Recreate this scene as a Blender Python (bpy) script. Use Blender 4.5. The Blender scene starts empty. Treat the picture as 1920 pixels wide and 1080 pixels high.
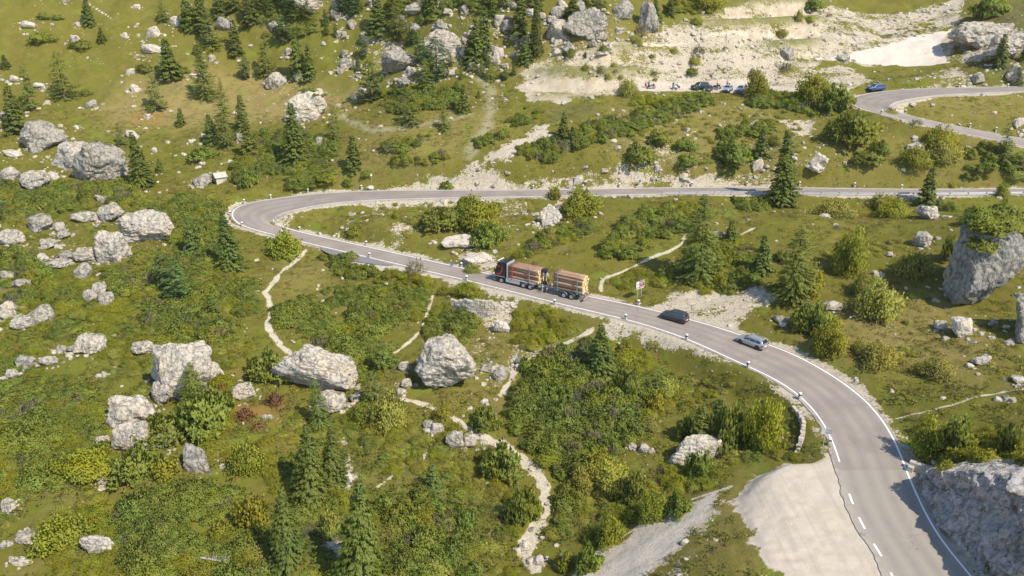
import bpy, bmesh, math, random
import numpy as np
from mathutils import Vector, Matrix, Euler

random.seed(7); RNG = np.random.default_rng(7)
S = bpy.context.scene
COL = S.collection
R = math.radians

# ------------------------------------------------------------------ camera, sky, sun, exposure
CAMZ, PITCH, F = 51.0, 21.5, 1500.0
cd = bpy.data.cameras.new('camera'); cam = bpy.data.objects.new('camera', cd); COL.objects.link(cam)
cam.location = (0, 0, CAMZ); cam.rotation_euler = (R(90-PITCH), 0, 0)
cd.sensor_width = 36; cd.lens = F/1920*36; cd.clip_start = 1; cd.clip_end = 5000
S.camera = cam
S.render.resolution_x, S.render.resolution_y = 1024, 576
SUN_EL, SUN_AZ = 49.0, 133.0            # azimuth clockwise from +Y
W = bpy.data.worlds.new('World'); S.world = W; W.use_nodes = True
nt = W.node_tree; sky = nt.nodes.new('ShaderNodeTexSky'); sky.sky_type = 'NISHITA'; sky.sun_disc = False
sky.sun_elevation = R(SUN_EL); sky.sun_rotation = R(SUN_AZ); sky.altitude = 1900
bg = nt.nodes['Background']; bg.inputs['Strength'].default_value = 0.15
nt.links.new(sky.outputs[0], bg.inputs[0])
sl = bpy.data.lights.new('sun', 'SUN'); sun = bpy.data.objects.new('sun', sl); COL.objects.link(sun)
sl.energy = 3.5; sl.angle = R(0.5); sl.color = (1.0, 0.93, 0.81)
sdir = Vector((math.cos(R(SUN_EL))*math.sin(R(SUN_AZ)), math.cos(R(SUN_EL))*math.cos(R(SUN_AZ)), math.sin(R(SUN_EL))))
sun.rotation_euler = sdir.to_track_quat('Z', 'Y').to_euler()
S.view_settings.view_transform = 'Standard'; S.view_settings.look = 'None'
S.view_settings.exposure = 0.84; S.view_settings.gamma = 1

# ------------------------------------------------------------------ noise
def _h(ix, iy, iz, seed):
    n = (ix.astype(np.int64)*374761393 + iy.astype(np.int64)*668265263 + iz.astype(np.int64)*2147483647 + seed*974634777) & 0x7fffffff
    n = ((n ^ (n >> 13))*1274126177) & 0x7fffffff
    n = ((n ^ (n >> 16))*60493) & 0x7fffffff
    return ((n >> 7) & 0xffff)/65535.0
def vnoise(p, seed=0):
    i = np.floor(p); f = p-i; f = f*f*f*(f*(f*6-15)+10)
    x, y, z = i[..., 0], i[..., 1], i[..., 2]; r = 0
    for a in (0, 1):
        wx = f[..., 0] if a else 1-f[..., 0]
        for b in (0, 1):
            wy = f[..., 1] if b else 1-f[..., 1]
            for c in (0, 1):
                wz = f[..., 2] if c else 1-f[..., 2]
                r = r+wx*wy*wz*_h(x+a, y+b, z+c, seed)
    return r*2-1
def fbm(p, octv=4, seed=0, gain=.5):
    a, s, t = 1., 0., 0.
    for k in range(octv):
        s = s+a*vnoise(p*(2.03**k)+17.3*k, seed+k); t += a; a *= gain
    return s/t
def fbm2(x, y, scale, octv=4, seed=0, gain=.5):
    return fbm(np.stack([x/scale, y/scale, np.zeros_like(x)+.37*seed], -1), octv, seed, gain)
def sstep(a, b, x):
    t = np.clip((x-a)/(b-a), 0, 1); return t*t*(3-2*t)

# ------------------------------------------------------------------ pixel rays of the photograph -> ground
cp, sp = math.cos(R(PITCH)), math.sin(R(PITCH))
def rays(u, v):
    a = (np.asarray(u, float)-960)/F; b = -(np.asarray(v, float)-540)/F
    d = np.stack([a, cp+b*sp, -sp+b*cp], -1)
    return d
def relevel(u, v, z):
    """ground heights were first read for a camera 60 m up pitched 24.7 degrees: keep the distances, refit the heights"""
    u, v, z = (np.asarray(q, float) for q in (u, v, z)); c0, s0 = math.cos(R(24.7)), math.sin(R(24.7)); b = -(v-540)/1500.
    Y = (z-60)/(-s0+b*c0)*(c0+b*s0); dz = (-sp+b*cp)/(cp+b*sp)
    return CAMZ+Y*dz+np.clip((v-640)/440, 0, 1.1)*2.4
def at_z(u, v, z):
    d = rays(u, v); t = (np.asarray(z, float)-CAMZ)/d[..., 2]
    return np.stack([d[..., 0]*t, d[..., 1]*t, np.asarray(z, float)+0*t], -1)

ROAD_A = [((1680,1100),(1835,1100)),((1673,1073),(1811,1069)),((1650,1040),(1779,1033)),((1627,1003),(1752,995)),((1608,968),(1731,956)),((1594,935),(1715,920)),((1580,890),(1699,884)),
 ((1572,857),(1690,856)),((1560,823),(1677,826)),((1543,792),(1657,790)),((1523,765),(1625,751)),((1500,742),(1585,720)),((1468,720),(1530,686)),((1440,704),(1490,665)),((1403,688),(1450,650)),
 ((1370,673),(1412,637)),((1327,653),(1367,621)),((1287,635),(1325,608)),((1240,618),(1275,595)),((1173,598),(1205,576)),((1120,587),(1150,565.5)),((1040,568),(1065,549)),((960,547),(983,529)),
 ((875,525),(895,509)),((813,512),(832,495)),((760,498.5),(778,483.5)),((693,483),(712,468)),((623,467),(642,453)),((560,452),(580,439.5)),((520,442),(545,431)),((480,432),(523,424)),
 ((450,423),(516,418)),((436,411),(513,414)),((433,399),(512,410.5)),((442,389),(515,407)),((462,382),(521,404)),((485,377.5),(531,400)),((515,373),(546,395.5)),((557,367),(580,387.5)),
 ((613,362),(622,380.5)),((680,358.5),(682,376)),((760,357),(760,373)),((850,357),(850,371)),((960,357.5),(960,369.5)),((1093,355.5),(1093,367)),((1240,352.5),(1240,363.8)),
 ((1340,351.5),(1340,362.8)),((1440,351.5),(1440,362.8)),((1540,353),(1540,364.2)),((1647,355.5),(1647,366.2)),((1780,355.5),(1780,366)),((1920,354),(1920,364)),((2060,352),(2060,361.5)),((2200,349),(2200,358))]
ZA = np.interp(range(len(ROAD_A)), [0,5,12,18,22,24,27,30,32,35,38,41,44,47,50,53], [-1.2,-.9,-.4,0,0,.4,1.9,3.1,3.7,4.4,5.0,6.0,7.4,8.8,10,11.3])
ROAD_B = [((2200,156),(2200,165)),((2050,159),(2050,168)),((1888,164),(1887,173)),((1798,164),(1800,175)),((1727,166),(1742,180)),((1670,170),(1704,186)),((1625,175),(1682,190.5)),((1594,183),(1669,197)),
 ((1590,191),(1667,201)),((1600,200),(1670,205)),((1627,208),(1681,210)),((1673,220),(1700,216.5)),((1723,231),(1748,227.5)),((1773,243),(1798,238)),((1840,257),(1863,249.5)),((1920,275),(1945,266)),((2050,303),(2070,291)),((2200,340),(2215,326))]
ZB = np.array([24.2,23.8,23.2,22.9,22.6,22.3,22,21.8,21.6,21.4,21.1,20.5,19.7,18.9,17.9,16.9,15.2,13.4])
ZA = np.where(np.arange(len(ZA)) < 23, ZA*.8, relevel([.5*(p[0][0]+p[1][0]) for p in ROAD_A], [.5*(p[0][1]+p[1][1]) for p in ROAD_A], ZA)-.55)
ZA[20:27] = np.linspace(ZA[20], ZA[26], 7)
for _ in range(6): ZA[1:-1] = .25*ZA[:-2]+.5*ZA[1:-1]+.25*ZA[2:]
ZB = relevel([.5*(p[0][0]+p[1][0]) for p in ROAD_B], [.5*(p[0][1]+p[1][1]) for p in ROAD_B], ZB)
for _ in range(4): ZB[1:-1] = .25*ZB[:-2]+.5*ZB[1:-1]+.25*ZB[2:]
def cr(P, n):
    P = np.asarray(P, float); P = np.vstack([2*P[0]-P[1], P, 2*P[-1]-P[-2]]); out = []
    for i in range(1, len(P)-2):
        for t in np.linspace(0, 1, n, endpoint=False):
            a, b, c, d = P[i-1], P[i], P[i+1], P[i+2]
            out.append(.5*((2*b)+(-a+c)*t+(2*a-5*b+4*c-d)*t*t+(-a+3*b-3*c+d)*t**3))
    out.append(P[-2]); return np.array(out)
def smooth(P, k=2):
    P = P.copy()
    for _ in range(k): P[1:-1] = .25*P[:-2]+.5*P[1:-1]+.25*P[2:]
    return P
def road_world(prs, z, sm=1):
    A = at_z([p[0][0] for p in prs], [p[0][1] for p in prs], z); B = at_z([p[1][0] for p in prs], [p[1][1] for p in prs], z)
    return smooth(cr(smooth(A, sm), 10), 6), smooth(cr(smooth(B, sm), 10), 6)
RA, RB = road_world(ROAD_A, ZA), road_world(ROAD_B, ZB)

CTRL = [(300,340,5.5),(100,345,5),(0,330,5.5),(300,280,8),(100,260,10),(0,200,15),(300,200,14),(150,150,19),(450,200,14),(300,100,24.5),(0,100,25),(300,0,37),(0,0,38),(150,50,31),(500,100,24),(500,0,38),
 (600,300,9),(600,200,15),(750,330,8.6),(750,280,12.5),(750,200,17.5),(750,100,26),(750,0,39),(950,320,10.5),(950,250,15.5),(950,180,20.5),(950,100,28),(950,0,40.5),(1150,320,11),(1150,250,16),(1150,190,20.5),
 (1150,110,28),(1150,40,36),(1300,320,11.5),(1300,240,16.5),(1300,180,21.2),(1210,170,21.8),(1400,170,21.8),(1500,178,21.9),(1300,156,22.1),(1420,156,22.2),(1350,100,28.5),(1350,30,36.5),(1500,320,12),(1500,250,16.5),
 (1520,120,25.6),(1620,117,25.6),(1780,117,25.8),(1780,60,30.5),(1600,60,31.5),(1600,0,37.5),(1800,10,36.5),(1700,310,13),(1700,260,17),(1900,310,14),(1860,200,21.3),(1800,140,24.7),(1900,120,27.5),(1920,40,35),(1920,0,38.5),
 (0,430,3),(150,430,3),(300,430,3.4),(380,370,4.6),(400,470,2.2),(200,520,1.2),(0,560,0),(350,560,.4),(530,520,1.),(200,650,-1.8),(0,700,-3),(450,650,-1.8),(650,560,-.9),(800,570,-1.4),(950,600,-1.6),
 (600,700,-3.5),(830,740,-4.6),(700,800,-6.2),(1000,700,-3.8),(1100,760,-4.6),(1200,680,-2.2),(1330,700,-1.5),(1450,780,-1.6),(1350,820,-3.5),(1200,850,-5.4),(300,800,-5.2),(0,850,-5.5),(500,900,-8),(300,1000,-9),(0,1080,-9.5),
 (600,1080,-10.5),(850,1000,-10),(1000,1080,-10.5),(1000,900,-8),(1150,1000,-8.2),(1300,930,-4.2),(1290,880,-4.6),(1250,1060,-4.2),(1350,960,-2.0),(1330,1080,-1.8),(1450,900,-1.2),(1400,1000,-1.1),(1550,1000,-.95),(1500,1090,-1.),(1480,860,-1.2),
 (700,415,4.6),(900,400,5.6),(900,450,3.2),(1050,480,2.6),(1050,410,6),(1200,520,1.6),(1200,420,6.2),(1350,560,2.),(1350,480,4.6),(1350,400,8),(1500,600,2.6),(1500,500,5.6),(1500,400,9),
 (1650,660,2.4),(1650,560,4.6),(1650,450,8),(1800,660,4),(1800,600,5.),(1900,620,5.4),(1900,420,12),(1800,410,10.6),(1750,760,2.),(1900,740,4.),(1780,840,3.4),(1910,840,6.),(1870,900,5.),(1700,840,.6)]
cu = np.array(CTRL, float); cu[:, 2] = relevel(cu[:, 0], cu[:, 1], cu[:, 2]); CP = at_z(cu[:, 0], cu[:, 1], cu[:, 2])
ext = []
for x in (-230, -120, 0, 120, 230): ext += [(x, 340, 74+abs(x)*.03), (x, 430, 104)]
ext += [(-200,120,-2),(-180,60,-9),(-90,45,-11),(0,40,-11),(90,40,0),(150,60,3),(190,110,8),(230,170,14),(-230,200,9),(0,10,-11),(120,0,2),(-120,0,-11)]
ctr = [0.5*(RA[0][::6]+RA[1][::6]), 0.5*(RB[0][::6]+RB[1][::6])]
CP = np.vstack([CP, np.array(ext, float)]+ctr)
keep = []
for i, p in enumerate(CP):
    if all(np.hypot(*(p[:2]-CP[j][:2])) > 3.0 for j in keep): keep.append(i)
CP = CP[keep]
def _U(r2): return .5*r2*np.log(r2+1e-9)
n = len(CP); X0 = CP[:, :2]/100
K = _U(((X0[:, None]-X0[None])**2).sum(-1))+np.eye(n)*2e-4
Pm = np.hstack([np.ones((n, 1)), X0]); L = np.zeros((n+3, n+3)); L[:n, :n] = K; L[:n, n:] = Pm; L[n:, :n] = Pm.T
sol = np.linalg.solve(L, np.concatenate([CP[:, 2], np.zeros(3)]))
def tps(x, y):
    x = np.clip(x, -235, 235)/100; y = np.clip(y, 5, 430)/100; sh = x.shape; x = x.ravel(); y = y.ravel(); out = np.empty_like(x)
    for i in range(0, len(x), 100000):
        a, b = x[i:i+100000], y[i:i+100000]
        r2 = (a[:, None]-X0[None, :, 0])**2+(b[:, None]-X0[None, :, 1])**2
        out[i:i+100000] = _U(r2)@sol[:n]+sol[n]+sol[n+1]*a+sol[n+2]*b
    return out.reshape(sh)
# regular height grid
GX0, GX1, GY0, GY1, GD = -235., 235., 5., 430., .5
gx = np.arange(GX0, GX1+.01, GD); gy = np.arange(GY0, GY1+.01, GD)
cx_, cy_ = np.meshgrid(np.arange(GX0, GX1+2.1, 2.), np.arange(GY0, GY1+2.1, 2.))
cz_ = tps(cx_, cy_)
def bil(Z, x0, y0, d, x, y):
    fx = np.clip((x-x0)/d, 0, Z.shape[1]-1.001); fy = np.clip((y-y0)/d, 0, Z.shape[0]-1.001)
    i = fx.astype(int); j = fy.astype(int); fx = fx-i; fy = fy-j
    return (Z[j, i]*(1-fx)+Z[j, i+1]*fx)*(1-fy)+(Z[j+1, i]*(1-fx)+Z[j+1, i+1]*fx)*fy
GXX, GYY = np.meshgrid(gx, gy)
GZ = bil(cz_, GX0, GY0, 2., GXX, GYY)
ACC = np.zeros_like(GZ); ACW = np.zeros_like(GZ)
# distance to road (beyond its edge) and its height
DR = np.full(GZ.shape, 50.); ZR = GZ.copy()
for (A, B) in (RA, RB):
    C = .5*(A+B); hw = .5*np.hypot(*(A-B)[:, :2].T)
    for t in np.linspace(0, 1, 4, endpoint=False):
        Cc = C[:-1]*(1-t)+C[1:]*t; hh = hw[:-1]*(1-t)+hw[1:]*t
        for c, h in zip(Cc, hh):
            j0 = int((c[1]-14-GY0)/GD); j1 = int((c[1]+14-GY0)/GD); i0 = int((c[0]-14-GX0)/GD); i1 = int((c[0]+14-GX0)/GD)
            j0, i0 = max(j0, 0), max(i0, 0)
            if j1 <= 0 or i1 <= 0 or i0 >= GZ.shape[1] or j0 >= GZ.shape[0]: continue
            sx, sy = GXX[j0:j1, i0:i1], GYY[j0:j1, i0:i1]
            dd = np.hypot(sx-c[0], sy-c[1])-h
            m = dd < DR[j0:j1, i0:i1]
            DR[j0:j1, i0:i1][m] = dd[m]; ZR[j0:j1, i0:i1][m] = c[2]
for (A, B) in (RA, RB):
    for t in np.linspace(-.08, 1.08, 15):
        for c in (A*(1-t)+B*t):
            i, j = int(round((c[0]-GX0)/GD)), int(round((c[1]-GY0)/GD))
            if i < 4 or j < 4 or i > GZ.shape[1]-5 or j > GZ.shape[0]-5: continue
            w_ = np.exp(-((GXX[j-3:j+4, i-3:i+4]-c[0])**2+(GYY[j-3:j+4, i-3:i+4]-c[1])**2)/.5); ACC[j-3:j+4, i-3:i+4] += w_*c[2]; ACW[j-3:j+4, i-3:i+4] += w_
m_ = ACW > .25; ZR[m_] = (ACC/np.maximum(ACW, 1e-9))[m_]; DR[m_] = np.minimum(DR[m_], 0)
def pdist(poly, x, y):
    """signed distance to polygon, positive inside"""
    P = np.asarray(poly, float); Q = np.roll(P, -1, 0); d = np.full(x.shape, 1e9); ins = np.zeros(x.shape, bool)
    for (ax, ay), (bx, by) in zip(P, Q):
        ex, ey = bx-ax, by-ay; t = np.clip(((x-ax)*ex+(y-ay)*ey)/(ex*ex+ey*ey+1e-9), 0, 1)
        d = np.minimum(d, np.hypot(x-ax-t*ex, y-ay-t*ey))
        c = ((ay > y) != (by > y)) & (x < (bx-ax)*(y-ay)/(by-ay+1e-12)+ax); ins ^= c
    return np.where(ins, d, -d)
def ldist(line, x, y):
    P = np.asarray(line, float); d = np.full(x.shape, 1e9)
    for (ax, ay), (bx, by) in zip(P[:-1], P[1:]):
        ex, ey = bx-ax, by-ay; t = np.clip(((x-ax)*ex+(y-ay)*ey)/(ex*ex+ey*ey+1e-9), 0, 1)
        d = np.minimum(d, np.hypot(x-ax-t*ex, y-ay-t*ey))
    return d
TURN = [(1562,850),(1580,895),(1600,945),(1622,990),(1650,1040),(1680,1095),(1700,1130),(1500,1130),(1440,1060),(1405,1010),(1380,960),(1392,925),(1430,885),(1480,868),(1525,868)]
TURN2 = [(572,457),(640,474),(700,488),(770,505),(840,520),(820,522),(760,514),(700,508),(655,495),(600,472)]
TURN3 = [(1190,157),(1300,154),(1420,154),(1500,165),(1590,172),(1600,186),(1560,184),(1440,176),(1300,172),(1200,171)]
rough = .55*fbm2(GXX, GYY, 22., 3, 3)+.38*fbm2(GXX, GYY, 6., 3, 9)+.15*fbm2(GXX, GYY, 1.9, 2, 5)
far = sstep(190, 240, GYY); rough = rough*(1+1.6*far)
quiet = np.ones_like(GZ)
tw = [at_z([p[0] for p in T], [p[1] for p in T], z)[:, :2] for T, z in ((TURN, -.8), (TURN2, ZA[25]), (TURN3, ZB[7]))]
for T, z in zip(tw, (-1., None, 22.)):
    s = pdist(T, GXX, GYY); quiet *= 1-sstep(-2.5, .3, s)*.94
quiet *= sstep(.4, 6, DR)
GZ = GZ+rough*quiet
wr = 1-sstep(.7, 4.2, DR)
t2 = np.maximum(sstep(-1.5, .6, pdist(tw[1], GXX, GYY))*(DR < 12), sstep(-1.5, .6, pdist(tw[0], GXX, GYY))*(1-sstep(6, 13, DR))); wr = np.maximum(wr, t2)
GZ = GZ*(1-wr)+(ZR-.05-.10*sstep(140, 190, GYY))*wr
def H(x, y):
    x = np.asarray(x, float); y = np.asarray(y, float); return bil(GZ, GX0, GY0, GD, x, y)
def Dr(x, y): return bil(DR, GX0, GY0, GD, np.asarray(x, float), np.asarray(y, float))
def P(u, v):
    """where the photograph's pixel (u, v) meets the ground"""
    d = rays(np.atleast_1d(u), np.atleast_1d(v)); m = len(d); lo = np.full(m, 45.); hit = np.zeros(m, bool)
    t = np.full(m, 45.)
    while t.max() < 430 and not hit.all():
        p = d*t[:, None]; g = (CAMZ+p[:, 2]) < H(p[:, 0], p[:, 1])
        hit |= g; t = np.where(hit, t, t+.7)
    a, b = t-.7, t.copy()
    for _ in range(9):
        c = .5*(a+b); p = d*c[:, None]; g = (CAMZ+p[:, 2]) < H(p[:, 0], p[:, 1]); b = np.where(g, c, b); a = np.where(g, a, c)
    p = d*b[:, None]; p[:, 2] = H(p[:, 0], p[:, 1]); return p
def P1(u, v): return Vector(P([u], [v])[0])
def depth(p): return p[1]*cp-(p[2]-CAMZ)*sp        # along the optical axis
def ppm(p): return F/depth(p)                       # photograph pixels per metre there
def polyW(T): q = P([p[0] for p in T], [p[1] for p in T]); return q[:, :2]

# cut terraces of the quarry slope
QU = [(985,135),(1090,100),(1180,72),(1280,40),(1380,2),(1440,-14),(1540,-14),(1560,60),(1530,108),(1480,140),(1440,166),(1200,164),(1100,185),(1000,192)]
QW = polyW(QU)
qs = sstep(-2, 5, pdist(QW, GXX, GYY))*quiet; tz = GZ+.9*fbm2(GXX, GYY, 26., 3, 61)-24.; fr_ = np.mod(tz, 5.2)/5.2; LEDGE = qs*(1-sstep(.0, .10, fr_)*(1-sstep(.46, .60, fr_)))
GZ = GZ+qs*(5.2*(sstep(.08, .72, fr_)-fr_)*.85)
gul = np.abs(fbm2(GXX, GYY*.35, 7., 3, 63)); GZ = GZ-qs*(1-LEDGE)*(.9*(.35-np.minimum(gul, .35))/.35)

# ------------------------------------------------------------------ materials
MATS = {}
class NT:
    def __init__(s, name):
        s.m = bpy.data.materials.new(name); s.m.use_nodes = True; s.t = s.m.node_tree; s.b = s.t.nodes['Principled BSDF']; MATS[name] = s.m
    def n(s, typ, **k):
        nd = s.t.nodes.new(typ)
        for a, b in k.items(): setattr(nd, a, b)
        return nd
    def l(s, a, b): s.t.links.new(a, b)
    def pos(s):
        g = s.n('ShaderNodeNewGeometry'); return g.outputs['Position']
    def noise(s, vec, scale, detail=4, rough=.6, dist=0):
        q = s.n('ShaderNodeTexNoise'); q.inputs['Scale'].default_value = scale; q.inputs['Detail'].default_value = detail
        q.inputs['Roughness'].default_value = rough; q.inputs['Distortion'].default_value = dist
        if vec is not None: s.l(vec, q.inputs['Vector'])
        return q.outputs['Fac']
    def voro(s, vec, scale, feat='F1'):
        q = s.n('ShaderNodeTexVoronoi', feature=feat); q.inputs['Scale'].default_value = scale; s.l(vec, q.inputs['Vector']); return q
    def ramp(s, fac, stops):
        r = s.n('ShaderNodeValToRGB'); e = r.color_ramp.elements
        while len(e) < len(stops): e.new(.5)
        for q, (p, c) in zip(e, stops): q.position = p; q.color = (*c, 1) if len(c) == 3 else c
        s.l(fac, r.inputs[0]); return r.outputs[0]
    def step(s, fac, a, b):
        q = s.n('ShaderNodeMapRange', interpolation_type='SMOOTHSTEP'); q.inputs[1].default_value = a; q.inputs[2].default_value = b; s.l(fac, q.inputs[0]); return q.outputs[0]
    def mix(s, f, a, b):
        q = s.n('ShaderNodeMix', data_type='RGBA')
        for v, i in ((f, 0), (a, 6), (b, 7)):
            if isinstance(v, tuple): q.inputs[i].default_value = (*v, 1)
            elif isinstance(v, float): q.inputs[i].default_value = v
            else: s.l(v, q.inputs[i])
        return q.outputs[2]
    def math(s, op, a, b=0., c=0.):
        q = s.n('ShaderNodeMath', operation=op)
        for v, i in ((a, 0), (b, 1), (c, 2)):
            if isinstance(v, (int, float)): q.inputs[i].default_value = v
            else: s.l(v, q.inputs[i])
        return q.outputs[0]
    def attr(s, name): return s.n('ShaderNodeAttribute', attribute_name=name).outputs['Fac']
    def bump(s, h, strength, dist):
        q = s.n('ShaderNodeBump'); q.inputs['Strength'].default_value = strength; q.inputs['Distance'].default_value = dist
        s.l(h, q.inputs['Height']); s.l(q.outputs[0], s.b.inputs['Normal'])
    def col(s, c, rough=.9, spec=.2):
        if isinstance(c, tuple): s.b.inputs['Base Color'].default_value = (*c, 1)
        else: s.l(c, s.b.inputs['Base Color'])
        s.b.inputs['Roughness'].default_value = rough; s.b.inputs['Specular IOR Level'].default_value = spec; return s.m
def plain(name, c, rough=.5, metal=0., spec=.5, var=.12, scale=3.):
    """paint, metal, rubber: a base colour with a little dirt in it"""
    s = NT(name); tc = s.n('ShaderNodeTexCoord').outputs['Object']; f = s.noise(tc, scale, 5, .65)
    lo = tuple(x*(1-var) for x in c); hi = tuple(min(1, x*(1+var)) for x in c)
    s.col(s.ramp(f, [(.3, lo), (.7, hi)]), rough, spec); s.b.inputs['Metallic'].default_value = metal; return s.m
def leafmat(name, dark, mid, light, hue=.5, trans=.25):
    s = NT(name); inf = s.n('ShaderNodeObjectInfo'); p = s.pos()
    f = s.noise(p, 1.1, 3, .6); g = s.noise(p, 6., 2, .6)
    f = s.math('ADD', s.math('MULTIPLY', f, .62), s.math('MULTIPLY', g, .38))
    c = s.ramp(f, [(.3, dark), (.5, mid), (.72, light)])
    lw = s.noise(p, .13, 4, .6)      # whole patches of scrub differ in hue
    c = s.mix(s.math('MULTIPLY', s.step(lw, .46, .64), .5*hue*2), c, tuple(x*k for x, k in zip(mid, (1.28, 1.15, .75))))
    c = s.mix(s.math('MULTIPLY', s.step(lw, .50, .34), .45*hue*2), c, tuple(x*k for x, k in zip(mid, (.62, .74, .95))))
    hs = s.n('ShaderNodeHueSaturation'); s.l(c, hs.inputs['Color'])
    s.l(s.math('MULTIPLY_ADD', inf.outputs['Random'], .05*hue, .5-.025*hue), hs.inputs['Hue'])
    s.l(s.math('MULTIPLY_ADD', inf.outputs['Random'], .5*hue, 1-.25*hue), hs.inputs['Value'])
    s.l(hs.outputs[0], s.b.inputs['Base Color']); s.b.inputs['Roughness'].default_value = .6; s.b.inputs['Specular IOR Level'].default_value = .25
    tr = s.n('ShaderNodeBsdfTranslucent'); s.l(hs.outputs[0], tr.inputs['Color'])
    mx = s.n('ShaderNodeMixShader'); mx.inputs[0].default_value = trans; s.l(s.b.outputs[0], mx.inputs[1]); s.l(tr.outputs[0], mx.inputs[2])
    s.l(mx.outputs[0], s.t.nodes['Material Output'].inputs[0]); return s.m

M_spruce = leafmat('spruce needles', (0.092,0.123,0.020), (0.143,0.176,0.029), (0.219,0.249,0.041), trans=.35)
M_larch = leafmat('larch needles', (0.135,0.162,0.028), (0.205,0.239,0.041), (0.285,0.314,0.065), trans=.4)
M_pine = leafmat('stone pine needles', (0.081,0.130,0.033), (0.122,0.182,0.049), (0.173,0.238,0.068), trans=.35)
M_mugo = leafmat('dwarf pine needles', (0.171,0.206,0.037), (0.246,0.284,0.049), (0.331,0.360,0.072), trans=.42)
M_leaf = leafmat('shrub leaves', (0.188,0.199,0.020), (0.281,0.285,0.027), (0.393,0.371,0.041), trans=.4)
M_olive = leafmat('olive shrub leaves', (0.228,0.226,0.046), (0.326,0.318,0.059), (0.439,0.418,0.087), trans=.36)
M_yellow = leafmat('autumn leaves', (.19,.185,.02), (.29,.265,.022), (.40,.35,.045), hue=.2, trans=.4)
M_brown = leafmat('dry shrub twigs', (.14,.12,.075), (.20,.17,.10), (.26,.225,.14), trans=.2)
M_red = leafmat('reddening shrub leaves', (.18,.095,.035), (.26,.13,.05), (.32,.18,.07), trans=.35)
M_grass = leafmat('tussock grass', (0.154,0.143,0.027), (0.211,0.187,0.042), (0.291,0.248,0.071), trans=.3)
M_grass2 = leafmat('dry tussock grass', (.18,.145,.05), (.235,.19,.07), (.30,.25,.11), trans=.3)
M_herb = leafmat('meadow herbs', (0.120,0.143,0.021), (0.173,0.190,0.028), (0.228,0.243,0.043), trans=.3)
s = NT('bark'); M_bark = s.col(s.ramp(s.noise(s.n('ShaderNodeTexCoord').outputs['Object'], 9, 5), [(.3, (.06,.045,.032)), (.7, (.16,.13,.10))]), .95)
s = NT('dead wood'); M_dead = s.col(s.ramp(s.noise(s.n('ShaderNodeTexCoord').outputs['Object'], 9, 5), [(.3, (.26,.24,.21)), (.7, (.48,.45,.40))]), .95)

def rockmat(name, base, dark, warm, lich=.5):
    s = NT(name); p = s.pos(); mp = s.n('ShaderNodeMapping'); mp.inputs['Scale'].default_value = (1, 1, .55); s.l(p, mp.inputs[0]); q = mp.outputs[0]
    big = s.noise(p, .35, 5, .6); med = s.noise(q, 1.6, 6, .68, .6); fine = s.noise(p, 9, 5, .7)
    c = s.mix(s.step(big, .42, .62), base, warm)
    c = s.mix(s.math('MULTIPLY', s.step(med, .46, .60), lich), c, dark)
    vo = s.voro(q, .62, 'DISTANCE_TO_EDGE'); nq = s.n('ShaderNodeVectorMath', operation='ADD'); s.l(q, nq.inputs[0])
    nn = s.n('ShaderNodeTexNoise'); nn.inputs['Scale'].default_value = 1.4; nn.inputs['Detail'].default_value = 4; s.l(q, nn.inputs['Vector']); s.l(nn.outputs['Color'], nq.inputs[1]); s.l(nq.outputs[0], vo.inputs['Vector'])
    crack = s.step(vo.outputs['Distance'], .0, .035)
    cf = s.math('MULTIPLY', s.math('SUBTRACT', 1., crack), .6)
    c = s.mix(cf, c, tuple(x*.45 for x in dark))
    c = s.mix(s.math('MULTIPLY', s.step(fine, .45, .75), .35), c, tuple(min(1, x*1.2) for x in base))
    geo = s.n('ShaderNodeNewGeometry'); sx = s.n('ShaderNodeSeparateXYZ'); s.l(geo.outputs['True Normal'], sx.inputs[0])
    moss = s.math('MULTIPLY', s.step(sx.outputs['Z'], .75, .97), s.step(s.noise(p, .9, 4, .6), .50, .62))
    c = s.mix(s.math('MULTIPLY', moss, lich), c, (.13,.125,.05))
    s.col(c, .95, .15)
    h = s.math('ADD', s.math('MULTIPLY', med, .9), s.math('MULTIPLY', fine, .35)); h = s.math('ADD', h, s.math('MULTIPLY', crack, .45))
    s.bump(h, .65, .3); return s.m
M_rock = rockmat('limestone', (0.450,0.397,0.325), (0.234,0.207,0.170), (0.491,0.408,0.297), .95)
M_rockd = rockmat('weathered limestone', (0.330,0.300,0.251), (0.160,0.147,0.123), (0.369,0.316,0.235), 1.)
M_rockw = rockmat('fresh pale limestone', (0.528,0.464,0.376), (0.319,0.281,0.228), (0.528,0.443,0.318), .5)
# ------------------------------------------------------------------ scene graph helpers
def tag(o, label=None, cat=None, group=None, kind=None):
    for k, v in (('label', label), ('category', cat), ('group', group), ('kind', kind)):
        if v: o[k] = v
    return o
def mesh_np(name, V, Fq, mats, mi=None, smooth=False, parent=None, link=True, nrm=None):
    me = bpy.data.meshes.new(name); V = np.asarray(V, np.float32); Fq = np.asarray(Fq, np.int32)
    k = Fq.shape[1]; me.vertices.add(len(V)); me.vertices.foreach_set('co', V.ravel())
    me.loops.add(Fq.size); me.loops.foreach_set('vertex_index', Fq.ravel())
    me.polygons.add(len(Fq)); me.polygons.foreach_set('loop_start', np.arange(0, Fq.size, k, dtype=np.int32))
    me.polygons.foreach_set('loop_total', np.full(len(Fq), k, np.int32))
    if mi is not None: me.polygons.foreach_set('material_index', np.asarray(mi, np.int32))
    me.polygons.foreach_set('use_smooth', np.full(len(Fq), bool(smooth)))
    me.update(calc_edges=True)
    if nrm is not None: me.normals_split_custom_set_from_vertices(np.asarray(nrm, float).tolist())
    for m in (mats if isinstance(mats, (list, tuple)) else [mats]): me.materials.append(m)
    o = bpy.data.objects.new(name, me)
    if link: COL.objects.link(o)
    if parent: o.parent = parent
    return o
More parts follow.
